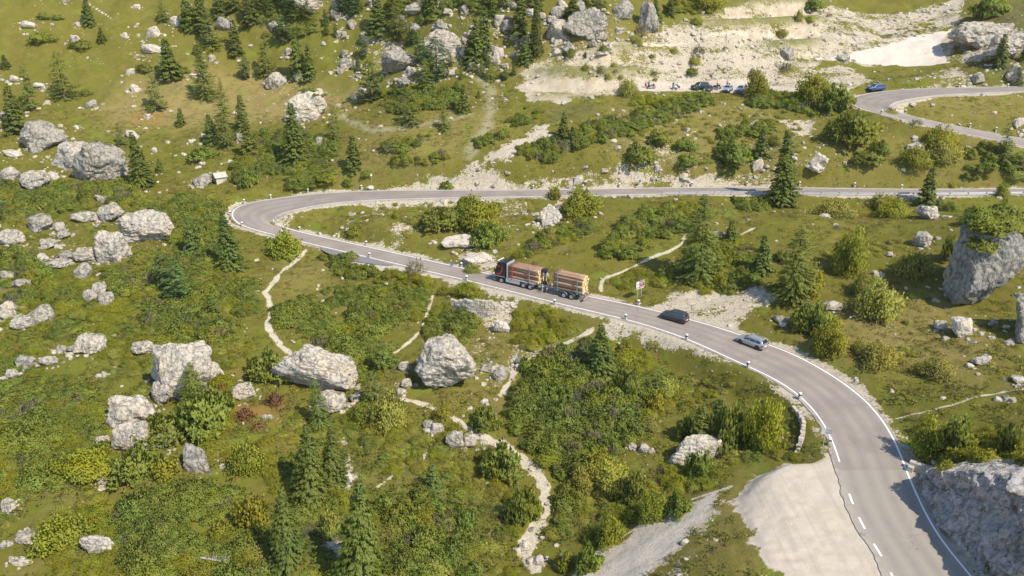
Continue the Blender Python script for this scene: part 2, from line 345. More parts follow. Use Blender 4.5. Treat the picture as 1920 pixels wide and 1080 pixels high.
def empty(name, loc, rz=0, scale=None):
    o = bpy.data.objects.new(name, None); o.location = loc; o.rotation_euler = (0, 0, rz); o.empty_display_size = .5
    if scale is not None: o.scale = scale if hasattr(scale, '__len__') else (scale,)*3
    COL.objects.link(o); return o
def bobj(name, bm, mats, parent=None, smooth=False):
    me = bpy.data.meshes.new(name); bm.normal_update(); bm.to_mesh(me); bm.free()
    for m in (mats if isinstance(mats, (list, tuple)) else [mats]): me.materials.append(m)
    if smooth:
        for p in me.polygons: p.use_smooth = True
    o = bpy.data.objects.new(name, me); COL.objects.link(o)
    if parent: o.parent = parent
    return o
def box(bm, x0, x1, y0, y1, z0, z1, bev=0., mi=0, M=None):
    r = bmesh.ops.create_cube(bm, size=1); vs = r['verts']
    bmesh.ops.scale(bm, vec=(x1-x0, y1-y0, z1-z0), verts=vs); bmesh.ops.translate(bm, vec=((x0+x1)/2, (y0+y1)/2, (z0+z1)/2), verts=vs)
    fs = list({f for v in vs for f in v.link_faces})
    if bev:
        rr = bmesh.ops.bevel(bm, geom=list({e for v in vs for e in v.link_edges}), offset=bev, segments=2, affect='EDGES', profile=.5)
        fs = list({f for f in rr['faces']} | {f for f in fs if f.is_valid}); vs = list({v for f in fs for v in f.verts})
    for f in fs: f.material_index = mi
    if M is not None: bmesh.ops.transform(bm, matrix=M, verts=vs)
    return vs
def tube(bm, p, q, r, seg=8, r2=None, mi=0, caps=True):
    p, q = Vector(p), Vector(q); d = q-p; M = Matrix.Translation((p+q)/2) @ d.to_track_quat('Z', 'Y').to_matrix().to_4x4()
    res = bmesh.ops.create_cone(bm, cap_ends=caps, segments=seg, radius1=r, radius2=r if r2 is None else r2, depth=d.length, matrix=M)
    for f in {f for v in res['verts'] for f in v.link_faces}: f.material_index = mi
    return res['verts']
def wheel(bm_t, bm_r, c, r, w, seg=20):
    x, y, z = c
    def ring(bm, prof, mi=0):
        rows = []
        for k in range(seg):
            a = 2*math.pi*k/seg; rows.append([bm.verts.new((x+math.cos(a)*pr, y+py, z+math.sin(a)*pr)) for pr, py in prof])
        for k in range(seg):
            A, B = rows[k], rows[(k+1) % seg]
            for j in range(len(prof)-1):
                f = bm.faces.new((A[j], A[j+1], B[j+1], B[j])); f.smooth = True
    h = w/2
    ring(bm_t, [(r*.6, -h*.8), (r*.68, -h*.98), (r*.92, -h), (r, -h*.75), (r, h*.75), (r*.92, h), (r*.68, h*.98), (r*.6, h*.8)])
    for sgn in (-1, 1): ring(bm_r, [(r*.61, sgn*h*.8), (r*.52, sgn*h*.62), (r*.3, sgn*h*.5), (r*.22, sgn*h*.72), (.001, sgn*h*.72)])
def copy_tree(o, loc, rz=None, scale=None):
    c = o.copy(); COL.objects.link(c); c.location = loc
    if rz is not None: c.rotation_euler = (0, 0, rz)
    if scale is not None: c.scale = scale
    for k in ('label', 'category', 'group', 'kind'):
        if k in c: del c[k]
    for ch in o.children:
        d = ch.copy(); COL.objects.link(d); d.parent = c
        for g in ch.children:
            e = g.copy(); COL.objects.link(e); e.parent = d
    return c

# labels: built from look plus the nearest landmark, made unique at the end
LAND = [(1490,1000,'the gravel lay-by'),(1000,525,'the log truck'),(560,405,'the first hairpin'),(1845,510,'the huge shrub-topped boulder'),(828,690,'the round pale boulder'),(412,330,'the stone hut'),
 (598,705,'the long flat boulder'),(1198,530,'the brown sign'),(1640,200,'the upper hairpin'),(1680,95,'the white gravel ramp'),(1360,165,'the parked cars'),(335,690,'the split boulder pile'),
 (270,430,'the long boulder ridge'),(579,205,'the shrub-capped boulder'),(748,122,'the undercut boulder'),(1100,50,'the far cliff face'),(1218,35,'the rock spire'),(1820,970,'the roadside cliff'),
 (905,570,'the dry stone wall'),(1262,593,'the dark grey car'),(1408,640,'the silver estate car'),(500,600,'the pale footpath'),(1000,960,'the rocky footpath'),(1310,850,'the bush-covered rock'),
 (190,300,'the grey boulder pair'),(70,262,'the brown-topped boulder'),(1465,340,'the roadside spruce'),(1530,295,'the white slanting rock'),(835,85,'the ridged far boulder'),(1590,360,'the guardrail'),
 (140,60,'the upper meadow'),(380,860,'the grey stub rock'),(178,1020,'the lone pale rock'),(60,600,'the white rock cluster'),(1500,820,'the curved low wall'),(915,200,'the dirt track'),(1090,800,'the big pine thicket'),
 (330,980,'the lower pine thicket'),(1850,60,'the flat rock slabs'),(640,110,'the far wood edge'),(300,190,'the dry meadow patch'),(1200,240,'the slanting pine strip'),(870,470,'the crane-side bank')]
LAND = [l for l in LAND if 'crane' not in l[2]]
REG = []     # (object, words, u, v, category, group)
def reg(o, words, u, v, cat, group=None): REG.append((o, words, u, v, cat, group)); return o
def finish_labels():
    from collections import defaultdict
    D = defaultdict(list)
    for it in REG:
        o, w, u, v, cat, g = it
        best = sorted(LAND, key=lambda l: math.hypot(l[0]-u, (l[1]-v)*1.5)+(0 if math.hypot(l[0]-u, l[1]-v) > 12 else 1e4))[0]
        du, dv = u-best[0], v-best[1]
        rel = ('right of' if du > 0 else 'left of') if abs(du) > 1.6*abs(dv) else ('below' if dv > 0 else 'above')
        D[(w, rel, best[2])].append(it)
    ords = 'first second third fourth fifth sixth seventh eighth ninth tenth eleventh twelfth'.split()
    for (w, rel, lm), L in D.items():
        L.sort(key=lambda i: i[2])
        for k, (o, w_, u, v, cat, g) in enumerate(L):
            tail = f'{rel} {lm}'
            if len(L) > 1: tail += f', {ords[k] if k < 12 else str(k+1)+"th"} from left'
            tag(o, f'{w} {tail}', cat, g)

# ------------------------------------------------------------------ ground sheet
YS = np.exp(np.linspace(math.log(44), math.log(330), 640)); YS = np.concatenate([[-900, -300, -100, -20, 15, 30, 38], YS, [345, 370, 400, 460, 600, 900, 1500]])
uu = np.linspace(-1, 1, 560); uu = np.concatenate([[-20, -6, -2.4, -1.5, -1.15], uu, [1.15, 1.5, 2.4, 6, 20]])
TX = uu[None, :]*(np.maximum(YS, 40)*.62+32)[:, None]; TY = np.repeat(YS[:, None], len(uu), 1)
TZ = H(TX, TY); TZ = TZ+np.maximum(TY-430, 0)*.3
far = sstep(230, 900, np.abs(TX)); TZ = TZ+far*18
fd = Dr(TX, TY); fade = sstep(1.2, 3, fd)*(TY < 340)*(TY > 40)*(np.abs(TX) < 225)
TZ = TZ+fade*(.07*fbm2(TX, TY, .8, 2, 21)+.05*fbm2(TX, TY, 2.6, 2, 22))
sh = TX.shape; fx, fy = TX.ravel(), TY.ravel()
nA = fbm2(fx, fy, 3.0, 4, 31); nB = fbm2(fx, fy, 11., 3, 32); nC = fbm2(fx, fy, 1.1, 3, 33)
def region(polys, soft=1.2, jit=1.6, val=1.):
    out = np.zeros_like(fx)
    for T in polys:
        vv = val
        if isinstance(T, tuple): T, vv = T
        W_ = polyW(T); lo, hi = W_.min(0)-6, W_.max(0)+6
        m = (fx > lo[0]) & (fx < hi[0]) & (fy > lo[1]) & (fy < hi[1])
        if not m.any(): continue
        s = pdist(W_, fx[m], fy[m])+jit*(nA[m]+.6*nC[m])
        out[m] = np.maximum(out[m], vv*sstep(-soft, soft, s))
    return out
def lines(Ls, soft=.33):
    out = np.zeros_like(fx)
    for T, w in Ls:
        W_ = smooth(cr(polyW(T), 5), 2); lo, hi = W_.min(0)-4, W_.max(0)+4
        m = (fx > lo[0]) & (fx < hi[0]) & (fy > lo[1]) & (fy < hi[1])
        s = w*.42-ldist(W_, fx[m], fy[m])+.35*w*nC[m]*.9+.3*w*nA[m]
        out[m] = np.maximum(out[m], sstep(-soft, soft, s))
    return out
BARE = [([(1150,205),(1480,185),(1520,345),(1140,345)], .27),([(690,375),(1000,370),(1000,440),(900,470),(700,450)], .27),([(1480,560),(1900,640),(1900,760),(1700,740),(1560,680)], .16),([(860,560),(960,600),(970,760),(880,720)], .3),([(1200,740),(1330,820),(1200,870)], .12),([(640,60),(960,30),(960,200),(700,200)], .2),([(200,60),(420,60),(400,120),(240,120)], .15),([(480,180),(700,200),(600,240),(480,230)], .15),([(985,125),(1090,100),(1180,72),(1280,40),(1380,8),(1440,-10),(1810,-10),(1800,60),(1790,112),(1540,115),(1520,140),(1500,172),(1300,158),(1200,162),(1100,185),(1000,192),(965,165)], .60),
 ([(1120,170),(1180,130),(1230,112),(1300,112),(1360,112),(1480,118),(1470,132),(1380,150),(1280,162),(1200,168),(1140,180)], .74),([(1200,75),(1280,62),(1400,55),(1500,62),(1560,90),(1500,100),(1400,95),(1260,90)], .75),
 ([(1440,115),(1480,118),(1450,150),(1430,160)], .9),([(1310,40),(1400,10),(1460,20),(1440,50),(1360,60)], .6),
 ([(980,150),(1010,138),(1012,165),(1080,185),(1060,195),(990,190)], .9),
 ([(775,352),(800,325),(850,322),(900,303),(960,268),(1000,238),(1038,228),(1030,250),(985,275),(955,300),(885,318),(900,332),(960,345),(1060,325),(1200,328),(1340,322),(1390,345),(1240,349),(960,354)], .62),
 ([(835,350),(850,322),(900,318),(960,345),(900,352)], .8),([(900,300),(960,268),(1030,232),(1010,260),(950,292)], .85),([(985,268),(1010,255),(1035,240),(1038,250),(1000,268)], .7),
 ([(1265,550),(1330,535),(1380,555),(1430,535),(1462,560),(1410,590),(1375,620),(1300,603),(1225,575)], .68),([(1330,600),(1375,560),(1410,570),(1385,600),(1360,615)], .95),
 ([(690,385),(780,370),(900,363),(985,367),(890,374),(800,390),(740,392)], .6),([(835,440),(900,432),(890,462),(842,468)], .6),([(862,482),(920,474),(928,498),(864,502)], .7),([(735,415),(780,410),(770,430),(745,455),(735,440)], .5),
 ([(1000,400),(1050,382),(1048,425),(1005,432)], .62),([(1065,1095),(1130,1030),(1200,985),(1270,950),(1345,925),(1330,960),(1300,1010),(1250,1060),(1200,1110)], 1.),([(1240,1060),(1300,1010),(1340,1000),(1300,1070),(1240,1100)], .62),
 ([(1180,602),(1290,640),(1260,655),(1200,645),(1130,615)], .55),([(1130,615),(1190,615),(1185,635),(1135,632)], .7),([(1455,225),(1530,225),(1525,258),(1490,250)], .85),([(650,180),(720,185),(690,230),(650,235)], .2),
 ([(1040,1000),(1060,990),(1050,1060),(1000,1080),(990,1050)], .3),([(680,60),(940,40),(940,110),(780,170),(700,150)], .32),([(1850,40),(1920,60),(1900,110),(1800,120),(1790,70)], .6),([(1500,130),(1600,120),(1640,150),(1590,170),(1500,165)], .5),
 ([(1700,150),(1790,120),(1820,150),(1760,160)], .5),([(1390,410),(1430,400),(1420,420),(1385,425)], .3),([(890,555),(960,570),(955,632),(905,632)], .55),([(840,520),(960,548),(970,560),(850,545)], .55),
 ([(960,645),(1060,640),(1010,670),(975,700),(950,740),(935,740),(955,690)], .5),([(820,770),(900,800),(960,835),(940,850),(870,830),(800,800)], .3),([(1600,720),(1700,850),(1740,900),(1715,905),(1640,790)], .5),([(150,0),(330,50),(420,110),(240,110)], .12)]
PATHS = [([(572,470),(555,488),(530,508),(505,540),(497,548),(505,560),(508,590),(502,605),(508,625),(525,645),(545,662)], .95),([(745,747),(790,757),(830,772),(860,790),(880,805),(920,825)], .9),
 ([(900,815),(935,832),(960,850),(990,868),(1010,890),(1022,915),(1018,950),(1010,985),(992,1010),(985,1040),(1000,1062)], 1.9),([(738,663),(770,640),(790,615),(805,575),(812,550)], .6),
 ([(940,740),(962,705),(975,683),(1010,668),(1060,645),(1110,618)], 1.1),([(1128,545),(1130,525),(1170,508),(1230,480),(1275,460),(1285,440)], .75),([(1390,440),(1415,428)], .6),([(1680,785),(1720,775),(1760,765),(1800,755),(1850,740),(1930,728)], .38),
 ([(635,445),(640,425),(670,410),(712,399)], .45),([(150,0),(175,12),(208,36)], .5),([(1065,1090),(1100,1058),(1160,1012),(1200,985),(1260,952),(1330,926),(1372,912)], .6),
 ([(1440,65),(1520,60),(1600,72),(1690,76)], .8),([(1190,80),(1280,82),(1400,65)], .9)]
RUBBLE = [([(640,820),(650,850),(655,900),(637,940),(632,1000),(640,1080)], 1.1),([(762,850),(750,880),(705,915)], .8),([(800,840),(790,865)], .6)]
TRACK = [([(880,285),(898,262),(915,230),(921,180),(905,148)], 3.2),([(640,215),(700,245),(780,235),(880,215)], 2.0)]
DRY = [[(180,200),(260,140),(480,130),(620,165),(700,175),(650,215),(480,235),(200,235)],([(1640,540),(1760,560),(1850,640),(1860,720),(1700,700),(1560,660),(1500,640)], .8),([(1150,200),(1440,180),(1500,340),(1140,330)], .5),
 ([(1560,270),(1920,260),(1920,345),(1560,345)], .4),([(430,820),(480,860),(470,930),(420,900)], .4),([(850,590),(960,600),(960,780),(860,760)], .45),([(1240,950),(1480,870),(1420,1000),(1500,1090),(1240,1090)], .5),([(700,230),(900,200),(960,240),(820,300),(640,330)], .5),
 ([(540,480),(640,490),(600,540),(530,560)], .6),([(960,110),(1250,70),(1240,110),(1100,150),(960,150)], .6),([(1660,180),(1920,170),(1920,250),(1700,205)], .45),([(960,600),(1180,620),(1100,650),(960,720)], .4),([(100,880),(330,850),(240,960),(60,980)], .4)]
LUSH = [[(0,600),(500,620),(560,800),(480,1090),(0,1090)],([(1190,680),(1480,760),(1470,870),(1280,900),(1180,800)], .8),([(540,760),(740,800),(700,1090),(560,1090)], .7),([(880,1000),(1050,880),(1150,960),(1060,1060)], .8),
 ([(1640,370),(1920,365),(1920,420),(1700,400)], .8),([(150,240),(330,240),(420,330),(240,340)], .5),([(1600,690),(1920,690),(1920,800),(1720,830)], .55),([(560,0),(740,0),(760,150),(600,160)], .5),([(0,110),(200,110),(200,200),(0,190)], .3)]
RUST = [[(432,765),(520,752),(530,790),(450,805)],([(250,212),(312,215),(300,235),(245,232)], .8),([(1080,850),(1140,850),(1120,900)], .4),([(1580,390),(1650,400),(1620,425)], .5),([(400,640),(470,660),(440,720)], .35),([(540,560),(600,570),(580,590)], .4),([(1035,895),(1075,900),(1050,960)], .6)]
DARK = [([(1030,205),(1110,190),(1120,215),(1030,235)], .6),([(1130,250),(1200,250),(1180,280)], .4),([(760,840),(800,850),(760,900),(700,900)], .5),([(1870,0),(1920,0),(1920,130),(1860,150),(1830,120)], .6),([(1480,20),(1530,25),(1510,60)], .4),([(250,150),(330,160),(330,175)], .3)]
near = np.exp(-np.maximum(fd.ravel()-.2, 0)/1.1)
at = {}
at['bare'] = np.clip(region(BARE)+near*(.75+.9*nB)*(fd.ravel() > -1), 0, 1)
at['bare'] = np.maximum(at['bare'], .66*lines(RUBBLE)); at['path'] = lines(PATHS); at['track'] = lines(TRACK, 1.)
at['gravel'] = region([TURN], .9, 1.3); at['gravel'] = np.maximum(at['gravel'], .12*region([[(1065,1095),(1130,1030),(1200,985),(1270,950),(1345,925),(1330,955),(1290,1000),(1240,1045),(1180,1100)]], .8, 1.2))
at['gravel'] = np.maximum(at['gravel'], region([TURN2[2:-1]], .4, .2))
at['gravel'] = np.maximum(at['gravel'], region([TURN3], .6, .4)*.97)
ramp_ = region([[(1530,112),(1600,98),(1660,86),(1720,66),(1792,50),(1762,84),(1782,118),(1620,119)]], .8, 1.)
at['white'] = np.maximum(ramp_, .53*region([[(1062,1098),(1128,1030),(1198,983),(1272,947),(1350,921),(1330,958),(1295,1005),(1248,1055),(1195,1108)]], .8, 1.)); at['ledge'] = bil(LEDGE, GX0, GY0, GD, fx, fy)*(np.abs(fx) < 230)*(fy < 425); at['tan'] = np.maximum(bil(qs, GX0, GY0, GD, fx, fy)*(fy < 425), region([[(1060,1100),(1125,1030),(1195,980),(1270,945),(1350,920),(1330,960),(1300,1010),(1250,1060),(1200,1110)]], 1., 1.))
at['bare'] = np.maximum(at['bare'], at['tan']*(fy > 150)*(1-at['ledge'])*(.80+.6*nB))
at['dry'] = region(DRY, 6, 4); at['lush'] = region(LUSH, 6, 4); at['rust'] = region(RUST, 1.5, 2); at['dark'] = region(DARK, 2, 3)
idx = np.arange(fx.size).reshape(sh); Fq = np.stack([idx[:-1, :-1], idx[:-1, 1:], idx[1:, 1:], idx[1:, :-1]], -1).reshape(-1, 4)
s = NT('alpine ground'); p = s.pos()
n1 = s.noise(p, .12, 5, .6); n2 = s.noise(p, .7, 5, .65, .4); n3 = s.noise(p, 3.2, 4, .7); n4 = s.noise(p, 11, 3, .7)
g = s.mix(s.step(n1, .38, .62), (0.126,0.116,0.017), (0.151,0.131,0.023))
g = s.mix(s.math('MULTIPLY', s.step(n2, .50, .66), .6), g, (0.181,0.151,0.036))
g = s.mix(s.math('MULTIPLY', s.step(n3, .52, .68), .55), g, (0.112,0.136,0.020))
dryf = s.math('MULTIPLY', s.attr('dry'), s.step(n2, .24, .54))
g = s.mix(s.math('MULTIPLY', dryf, .9), g, (0.265,0.200,0.075))
g = s.mix(s.math('MULTIPLY', s.math('MULTIPLY', s.attr('lush'), s.step(s.noise(p, .5, 4, .6), .35, .6)), .65), g, (0.126,0.142,0.013))
g = s.mix(s.math('MULTIPLY', s.attr('rust'), s.step(n3, .3, .6)), g, (0.260,0.136,0.040))
g = s.mix(s.math('MULTIPLY', s.attr('dark'), .8), g, (0.100,0.095,0.052))
g = s.mix(s.math('MULTIPLY', s.step(n4, .52, .72), .4), g, (0.168,0.154,0.031))
g = s.mix(s.math('MULTIPLY', s.step(s.noise(p, 1.5, 3, .7), .56, .66), .5), g, (0.118,0.116,0.052))
g = s.mix(s.math('MULTIPLY', s.step(s.noise(p, .33, 5, .68, .8), .52, .66), .5), g, (0.205,0.150,0.053))
g = s.mix(s.math('MULTIPLY', s.step(s.noise(p, .21, 5, .68, .5), .54, .66), .5), g, (0.150,0.203,0.025))
# stones: specks of pale limestone in thin turf
vo = s.voro(p, .85); spk = s.math('LESS_THAN', vo.outputs['Distance'], .15); spk = s.math('MULTIPLY', spk, s.step(s.noise(p, .25, 4, .65), .56, .64)); 
g = s.mix(s.math('MULTIPLY', spk, .8), g, (0.420,0.390,0.330))
rk = s.mix(s.step(n3, .35, .65), (0.380,0.305,0.205), (0.500,0.435,0.330)); rk = s.mix(s.math('MULTIPLY', s.step(s.noise(p, 1.1, 5, .7, .5), .52, .62), .7), rk, (0.240,0.205,0.150))
rk = s.mix(s.math('MULTIPLY', s.step(n4, .5, .7), .5), rk, (0.560,0.520,0.450))
mpb = s.n('ShaderNodeMapping'); mpb.inputs['Scale'].default_value = (.35, 1, 1.3); s.l(p, mpb.inputs[0]); b = s.attr('bare'); bn = s.math('ADD', s.math('MULTIPLY', s.math('SUBTRACT', s.noise(p, .9, 6, .72), .5), 1.3), s.math('MULTIPLY', s.math('SUBTRACT', s.noise(mpb.outputs[0], .22, 5, .65), .5), 2.2)); bn = s.math('ADD', bn, s.math('MULTIPLY', s.math('SUBTRACT', n3, .5), 1.7)); bf = s.math('ADD', b, s.math('MULTIPLY', bn, s.step(b, .0, .42))); bf = s.math('MULTIPLY', s.step(bf, .48, .56), s.math('GREATER_THAN', b, .03))
rk = s.mix(s.math('MULTIPLY', s.attr('tan'), .8), rk, s.mix(s.step(s.noise(p, .5, 5, .65), .4, .6), (0.420,0.330,0.215), (0.500,0.420,0.300)))
g = s.mix(bf, g, rk)
g = s.mix(s.math('MULTIPLY', s.attr('ledge'), s.step(n2, .25, .5)), g, s.mix(n3, (0.150,0.134,0.047), (0.215,0.214,0.076)))
g = s.mix(s.math('MULTIPLY', s.attr('track'), .75), g, (0.307,0.273,0.155))
pt = s.mix(s.step(n3, .4, .6), (0.440,0.370,0.250), (0.550,0.490,0.370)); pf = s.step(s.math('ADD', s.attr('path'), s.math('MULTIPLY', s.math('SUBTRACT', n4, .5), .8)), .35, .65)
g = s.mix(pf, g, pt)
gr = s.mix(s.step(n2, .35, .65), (0.430,0.360,0.275), (0.480,0.410,0.325)); gr = s.mix(s.math('MULTIPLY', s.step(n4, .55, .7), .35), gr, (0.560,0.510,0.430)); gr = s.mix(s.math('MULTIPLY', s.step(s.noise(p, .35, 5, .6), .5, .7), .45), gr, (0.500,0.410,0.280))
mt = s.n('ShaderNodeMapping'); mt.inputs['Rotation'].default_value = (0, 0, .35); mt.inputs['Scale'].default_value = (1.5, .09, 1); s.l(p, mt.inputs[0])
gr = s.mix(s.math('MULTIPLY', s.step(s.noise(mt.outputs[0], .9, 4, .6), .48, .62), .34), gr, (0.335,0.285,0.225))
gv = s.voro(p, 5.5); gr = s.mix(s.math('MULTIPLY', s.math('LESS_THAN', gv.outputs['Distance'], .2), s.step(s.noise(p, .4, 4, .7), .5, .66)), gr, (0.660,0.610,0.530))
gv = s.voro(p, 3.7); gr = s.mix(s.math('MULTIPLY', s.math('LESS_THAN', gv.outputs['Distance'], .16), s.step(s.noise(p, .6, 4, .7), .48, .6)), gr, (0.260,0.220,0.170))
gf = s.step(s.math('ADD', s.attr('gravel'), s.math('MULTIPLY', s.math('SUBTRACT', n3, .5), .9)), .4, .7)
g = s.mix(gf, g, gr)
g = s.mix(s.step(s.math('ADD', s.attr('white'), s.math('MULTIPLY', s.math('SUBTRACT', n3, .5), .5)), .4, .6), g, (0.560,0.490,0.400))
s.col(g, 1., .05)
hh = s.math('ADD', s.math('MULTIPLY', n3, .5), s.math('MULTIPLY', n4, .35)); s.bump(s.math('MULTIPLY', hh, s.math('SUBTRACT', 1., s.math('MULTIPLY', gf, .75))), .8, .35)
M_ground = s.m
ground = mesh_np('hillside', np.stack([fx, fy, TZ.ravel()], -1), Fq, M_ground, smooth=True)
for k, a in at.items():
    A_ = ground.data.attributes.new(k, 'FLOAT', 'POINT'); A_.data.foreach_set('value', a.astype(np.float32))
tag(ground, 'sloping alpine hillside of olive grass, bare limestone patches and footpaths', 'hillside', kind='structure')

# ------------------------------------------------------------------ roads
s = NT('asphalt'); p = s.pos(); sx = s.n('ShaderNodeSeparateXYZ'); s.l(p, sx.inputs[0])
a1 = s.noise(p, .25, 4, .6); a2 = s.noise(p, 40, 3, .7); st = s.attr('lane')
c = s.mix(s.step(a1, .35, .65), (.240,.196,.155), (.305,.252,.202))
c = s.mix(s.attr('seam'), c, (.300,.258,.203))
c = s.mix(s.math('MULTIPLY', s.step(a2, .4, .7), .25), c, (.36,.34,.31))
c = s.mix(s.math('MULTIPLY', st, s.math('MULTIPLY', s.noise(p, .5, 3), .9)), c, (.17,.15,.14))
c = s.mix(s.math('MULTIPLY', s.attr('edge'), s.step(s.noise(p, 1.3, 5, .7), .42, .62)), c, (.36,.32,.265))
vc = s.n('ShaderNodeTexVoronoi', feature='DISTANCE_TO_EDGE'); vc.inputs['Scale'].default_value = .16
nv = s.n('ShaderNodeVectorMath', operation='ADD'); nn = s.n('ShaderNodeTexNoise'); nn.inputs['Scale'].default_value = .6; nn.inputs['Detail'].default_value = 6; s.l(p, nn.inputs['Vector'])
ms = s.n('ShaderNodeVectorMath', operation='SCALE'); ms.inputs['Scale'].default_value = 5.; s.l(nn.outputs['Color'], ms.inputs[0]); s.l(p, nv.inputs[0]); s.l(ms.outputs[0], nv.inputs[1]); s.l(nv.outputs[0], vc.inputs['Vector'])
ck = s.math('MULTIPLY', s.math('SUBTRACT', 1., s.step(vc.outputs['Distance'], .0, .018)), s.step(s.noise(p, .12, 2), .5, .6))
c = s.mix(s.math('MULTIPLY', ck, .75), c, (.14,.13,.12))
M_asph = s.col(c, .85, .25); s.bump(a2, .3, .02)
s = NT('road paint'); f = s.noise(s.pos(), 6, 5, .7); M_paint = s.col(s.ramp(f, [(.25, (.50,.48,.45)), (.4, (.78,.77,.74)), (.8, (.86,.85,.82))]), .6)
s = NT('dark asphalt'); M_asph2 = s.col(s.ramp(s.noise(s.pos(), 2, 5, .7), [(.3, (.15,.14,.14)), (.7, (.22,.205,.20))]), .9)
def road(name, A, B, label, z=.05, outA=.55, outB=.45):
    n = len(A); D = B-A; w = np.hypot(D[:, 0], D[:, 1]); U = D/w[:, None]
    cols = [-outA-.12, -outA, 0]+list(np.linspace(0, 1, 9)[1:-1])+[0, outB, outB+.12]
    V = []; lane = []; edge = []
    jt = fbm(np.c_[A[:, 0]/1.3, A[:, 1]/1.3, A[:, 0]*0], 3, 19)*.28
    for i in range(n):
        for k, c_ in enumerate(cols):
            if k < 3: q = A[i]+U[i]*(c_+(jt[i]-(.25 if (name == 'road' and i < 75) else 0) if k < 2 else 0)); dz = z-(.25 if k == 0 else 0)
            elif k < 10: q = A[i]+D[i]*c_; dz = z
            else: q = B[i]+U[i]*c_; dz = z-(.25 if k == 12 else 0)
            V.append((q[0], q[1], q[2]+dz)); t = (k-2)/8.
            lane.append(max(0, 1-min(abs(t-f_) for f_ in (.14, .36, .64, .86))/.11) if 2 <= k <= 10 else 0); edge.append(1 if k < 2 or k > 10 else 0)
    m = len(cols); ix = np.arange(n*m).reshape(n, m); Fq = np.stack([ix[:-1, :-1], ix[1:, :-1], ix[1:, 1:], ix[:-1, 1:]], -1).reshape(-1, 4)
    V = np.array(V); nrm = np.cross(V[Fq[5, 1]]-V[Fq[5, 0]], V[Fq[5, 2]]-V[Fq[5, 0]])
    if nrm[2] < 0: Fq = Fq[:, ::-1]
    o = mesh_np(name, V, Fq, M_asph)
    seam = np.zeros(len(V))
    if name == 'road': seam = (V[:, 1] < at_z(1630, 884, -.8)[1]).astype(float)
    for k, a in (('lane', lane), ('edge', edge), ('seam', seam)):
        A_ = o.data.attributes.new(k, 'FLOAT', 'POINT'); A_.data.foreach_set('value', np.asarray(a, np.float32))
    return tag(o, label, 'road', kind='structure')
def strip(name, L, off, w, z, i0=0, i1=None, dash=None, parent=None):
    """painted line following polyline L (world), shifted off metres along its left normal"""
    L = L[i0:i1]; T = np.gradient(L[:, :2], axis=0); T /= np.hypot(*T.T)[:, None]; N = np.stack([-T[:, 1], T[:, 0]], -1)
    s_ = np.concatenate([[0], np.cumsum(np.hypot(*(L[1:]-L[:-1])[:, :2].T))])
    V, Fq = [], []
    segs = [(0, s_[-1])] if not dash else [(a, a+dash[0]) for a in np.arange(0, s_[-1]-dash[0], sum(dash))]
    for a, b in segs:
        ss = np.arange(a, b, .5 if not dash else .4); ss = np.append(ss, b); base = len(V)
        for q in ss:
            c_ = np.array([np.interp(q, s_, L[:, k]) for k in range(3)]); nn_ = np.array([np.interp(q, s_, N[:, k]) for k in range(2)]); nn_ /= np.hypot(*nn_)
            for h_ in (-w/2, w/2): V.append((c_[0]+nn_[0]*(off+h_), c_[1]+nn_[1]*(off+h_), c_[2]+z))
        for k in range(len(ss)-1): j = base+2*k; Fq.append((j, j+2, j+3, j+1))
    o = mesh_np(name, V, Fq, M_paint, parent=parent)
    return o
road1 = road('road', *RA, 'pale grey asphalt mountain road winding up from the lay-by through the first hairpin')
road2 = road('road', *RB, 'pale asphalt road around the upper hairpin beside the quarry slope', outA=.3, outB=.3)
k0 = 7*10-3
strip('edge_marking', RA[0], 0, .17, .056, i0=k0, parent=road1); strip('edge_marking', RA[1], 0, .19, .056, parent=road1)
strip('dashed_marking', RA[0], 0, .2, .056, i1=k0-5, dash=(1.75, 2.2), parent=road1)
strip('edge_marking', RB[0], 0, .16, .056, parent=road2); strip('edge_marking', RB[1], 0, .16, .056, parent=road2)
# dark asphalt patch in the small lay-by below the first hairpin
a0 = RA[0][252:274]; T2 = np.gradient(a0[:, :2], axis=0); T2 /= np.hypot(*T2.T)[:, None]; N2 = np.stack([-T2[:, 1], T2[:, 0]], -1)
if (N2[5]@(RA[1][257]-RA[0][257])[:2]) > 0: N2 = -N2
wp = 2.6*np.sin(np.linspace(0.05, math.pi-.05, len(a0)))**.6
V = np.vstack([np.c_[a0[:, :2]+N2*.45, a0[:, 2]+.045], np.c_[a0[:, :2]+N2*(.5+wp)[:, None], a0[:, 2]+.045]]); m_ = len(a0)
Fq = np.array([(i, i+1, m_+i+1, m_+i) for i in range(m_-1)])
if np.cross(V[Fq[3, 1]]-V[Fq[3, 0]], V[Fq[3, 2]]-V[Fq[3, 0]])[2] < 0: Fq = Fq[:, ::-1]
tag(mesh_np('asphalt_patch', V, Fq, M_asph2), 'dark asphalt patch widening the road edge below the first hairpin', 'road patch', kind='structure')
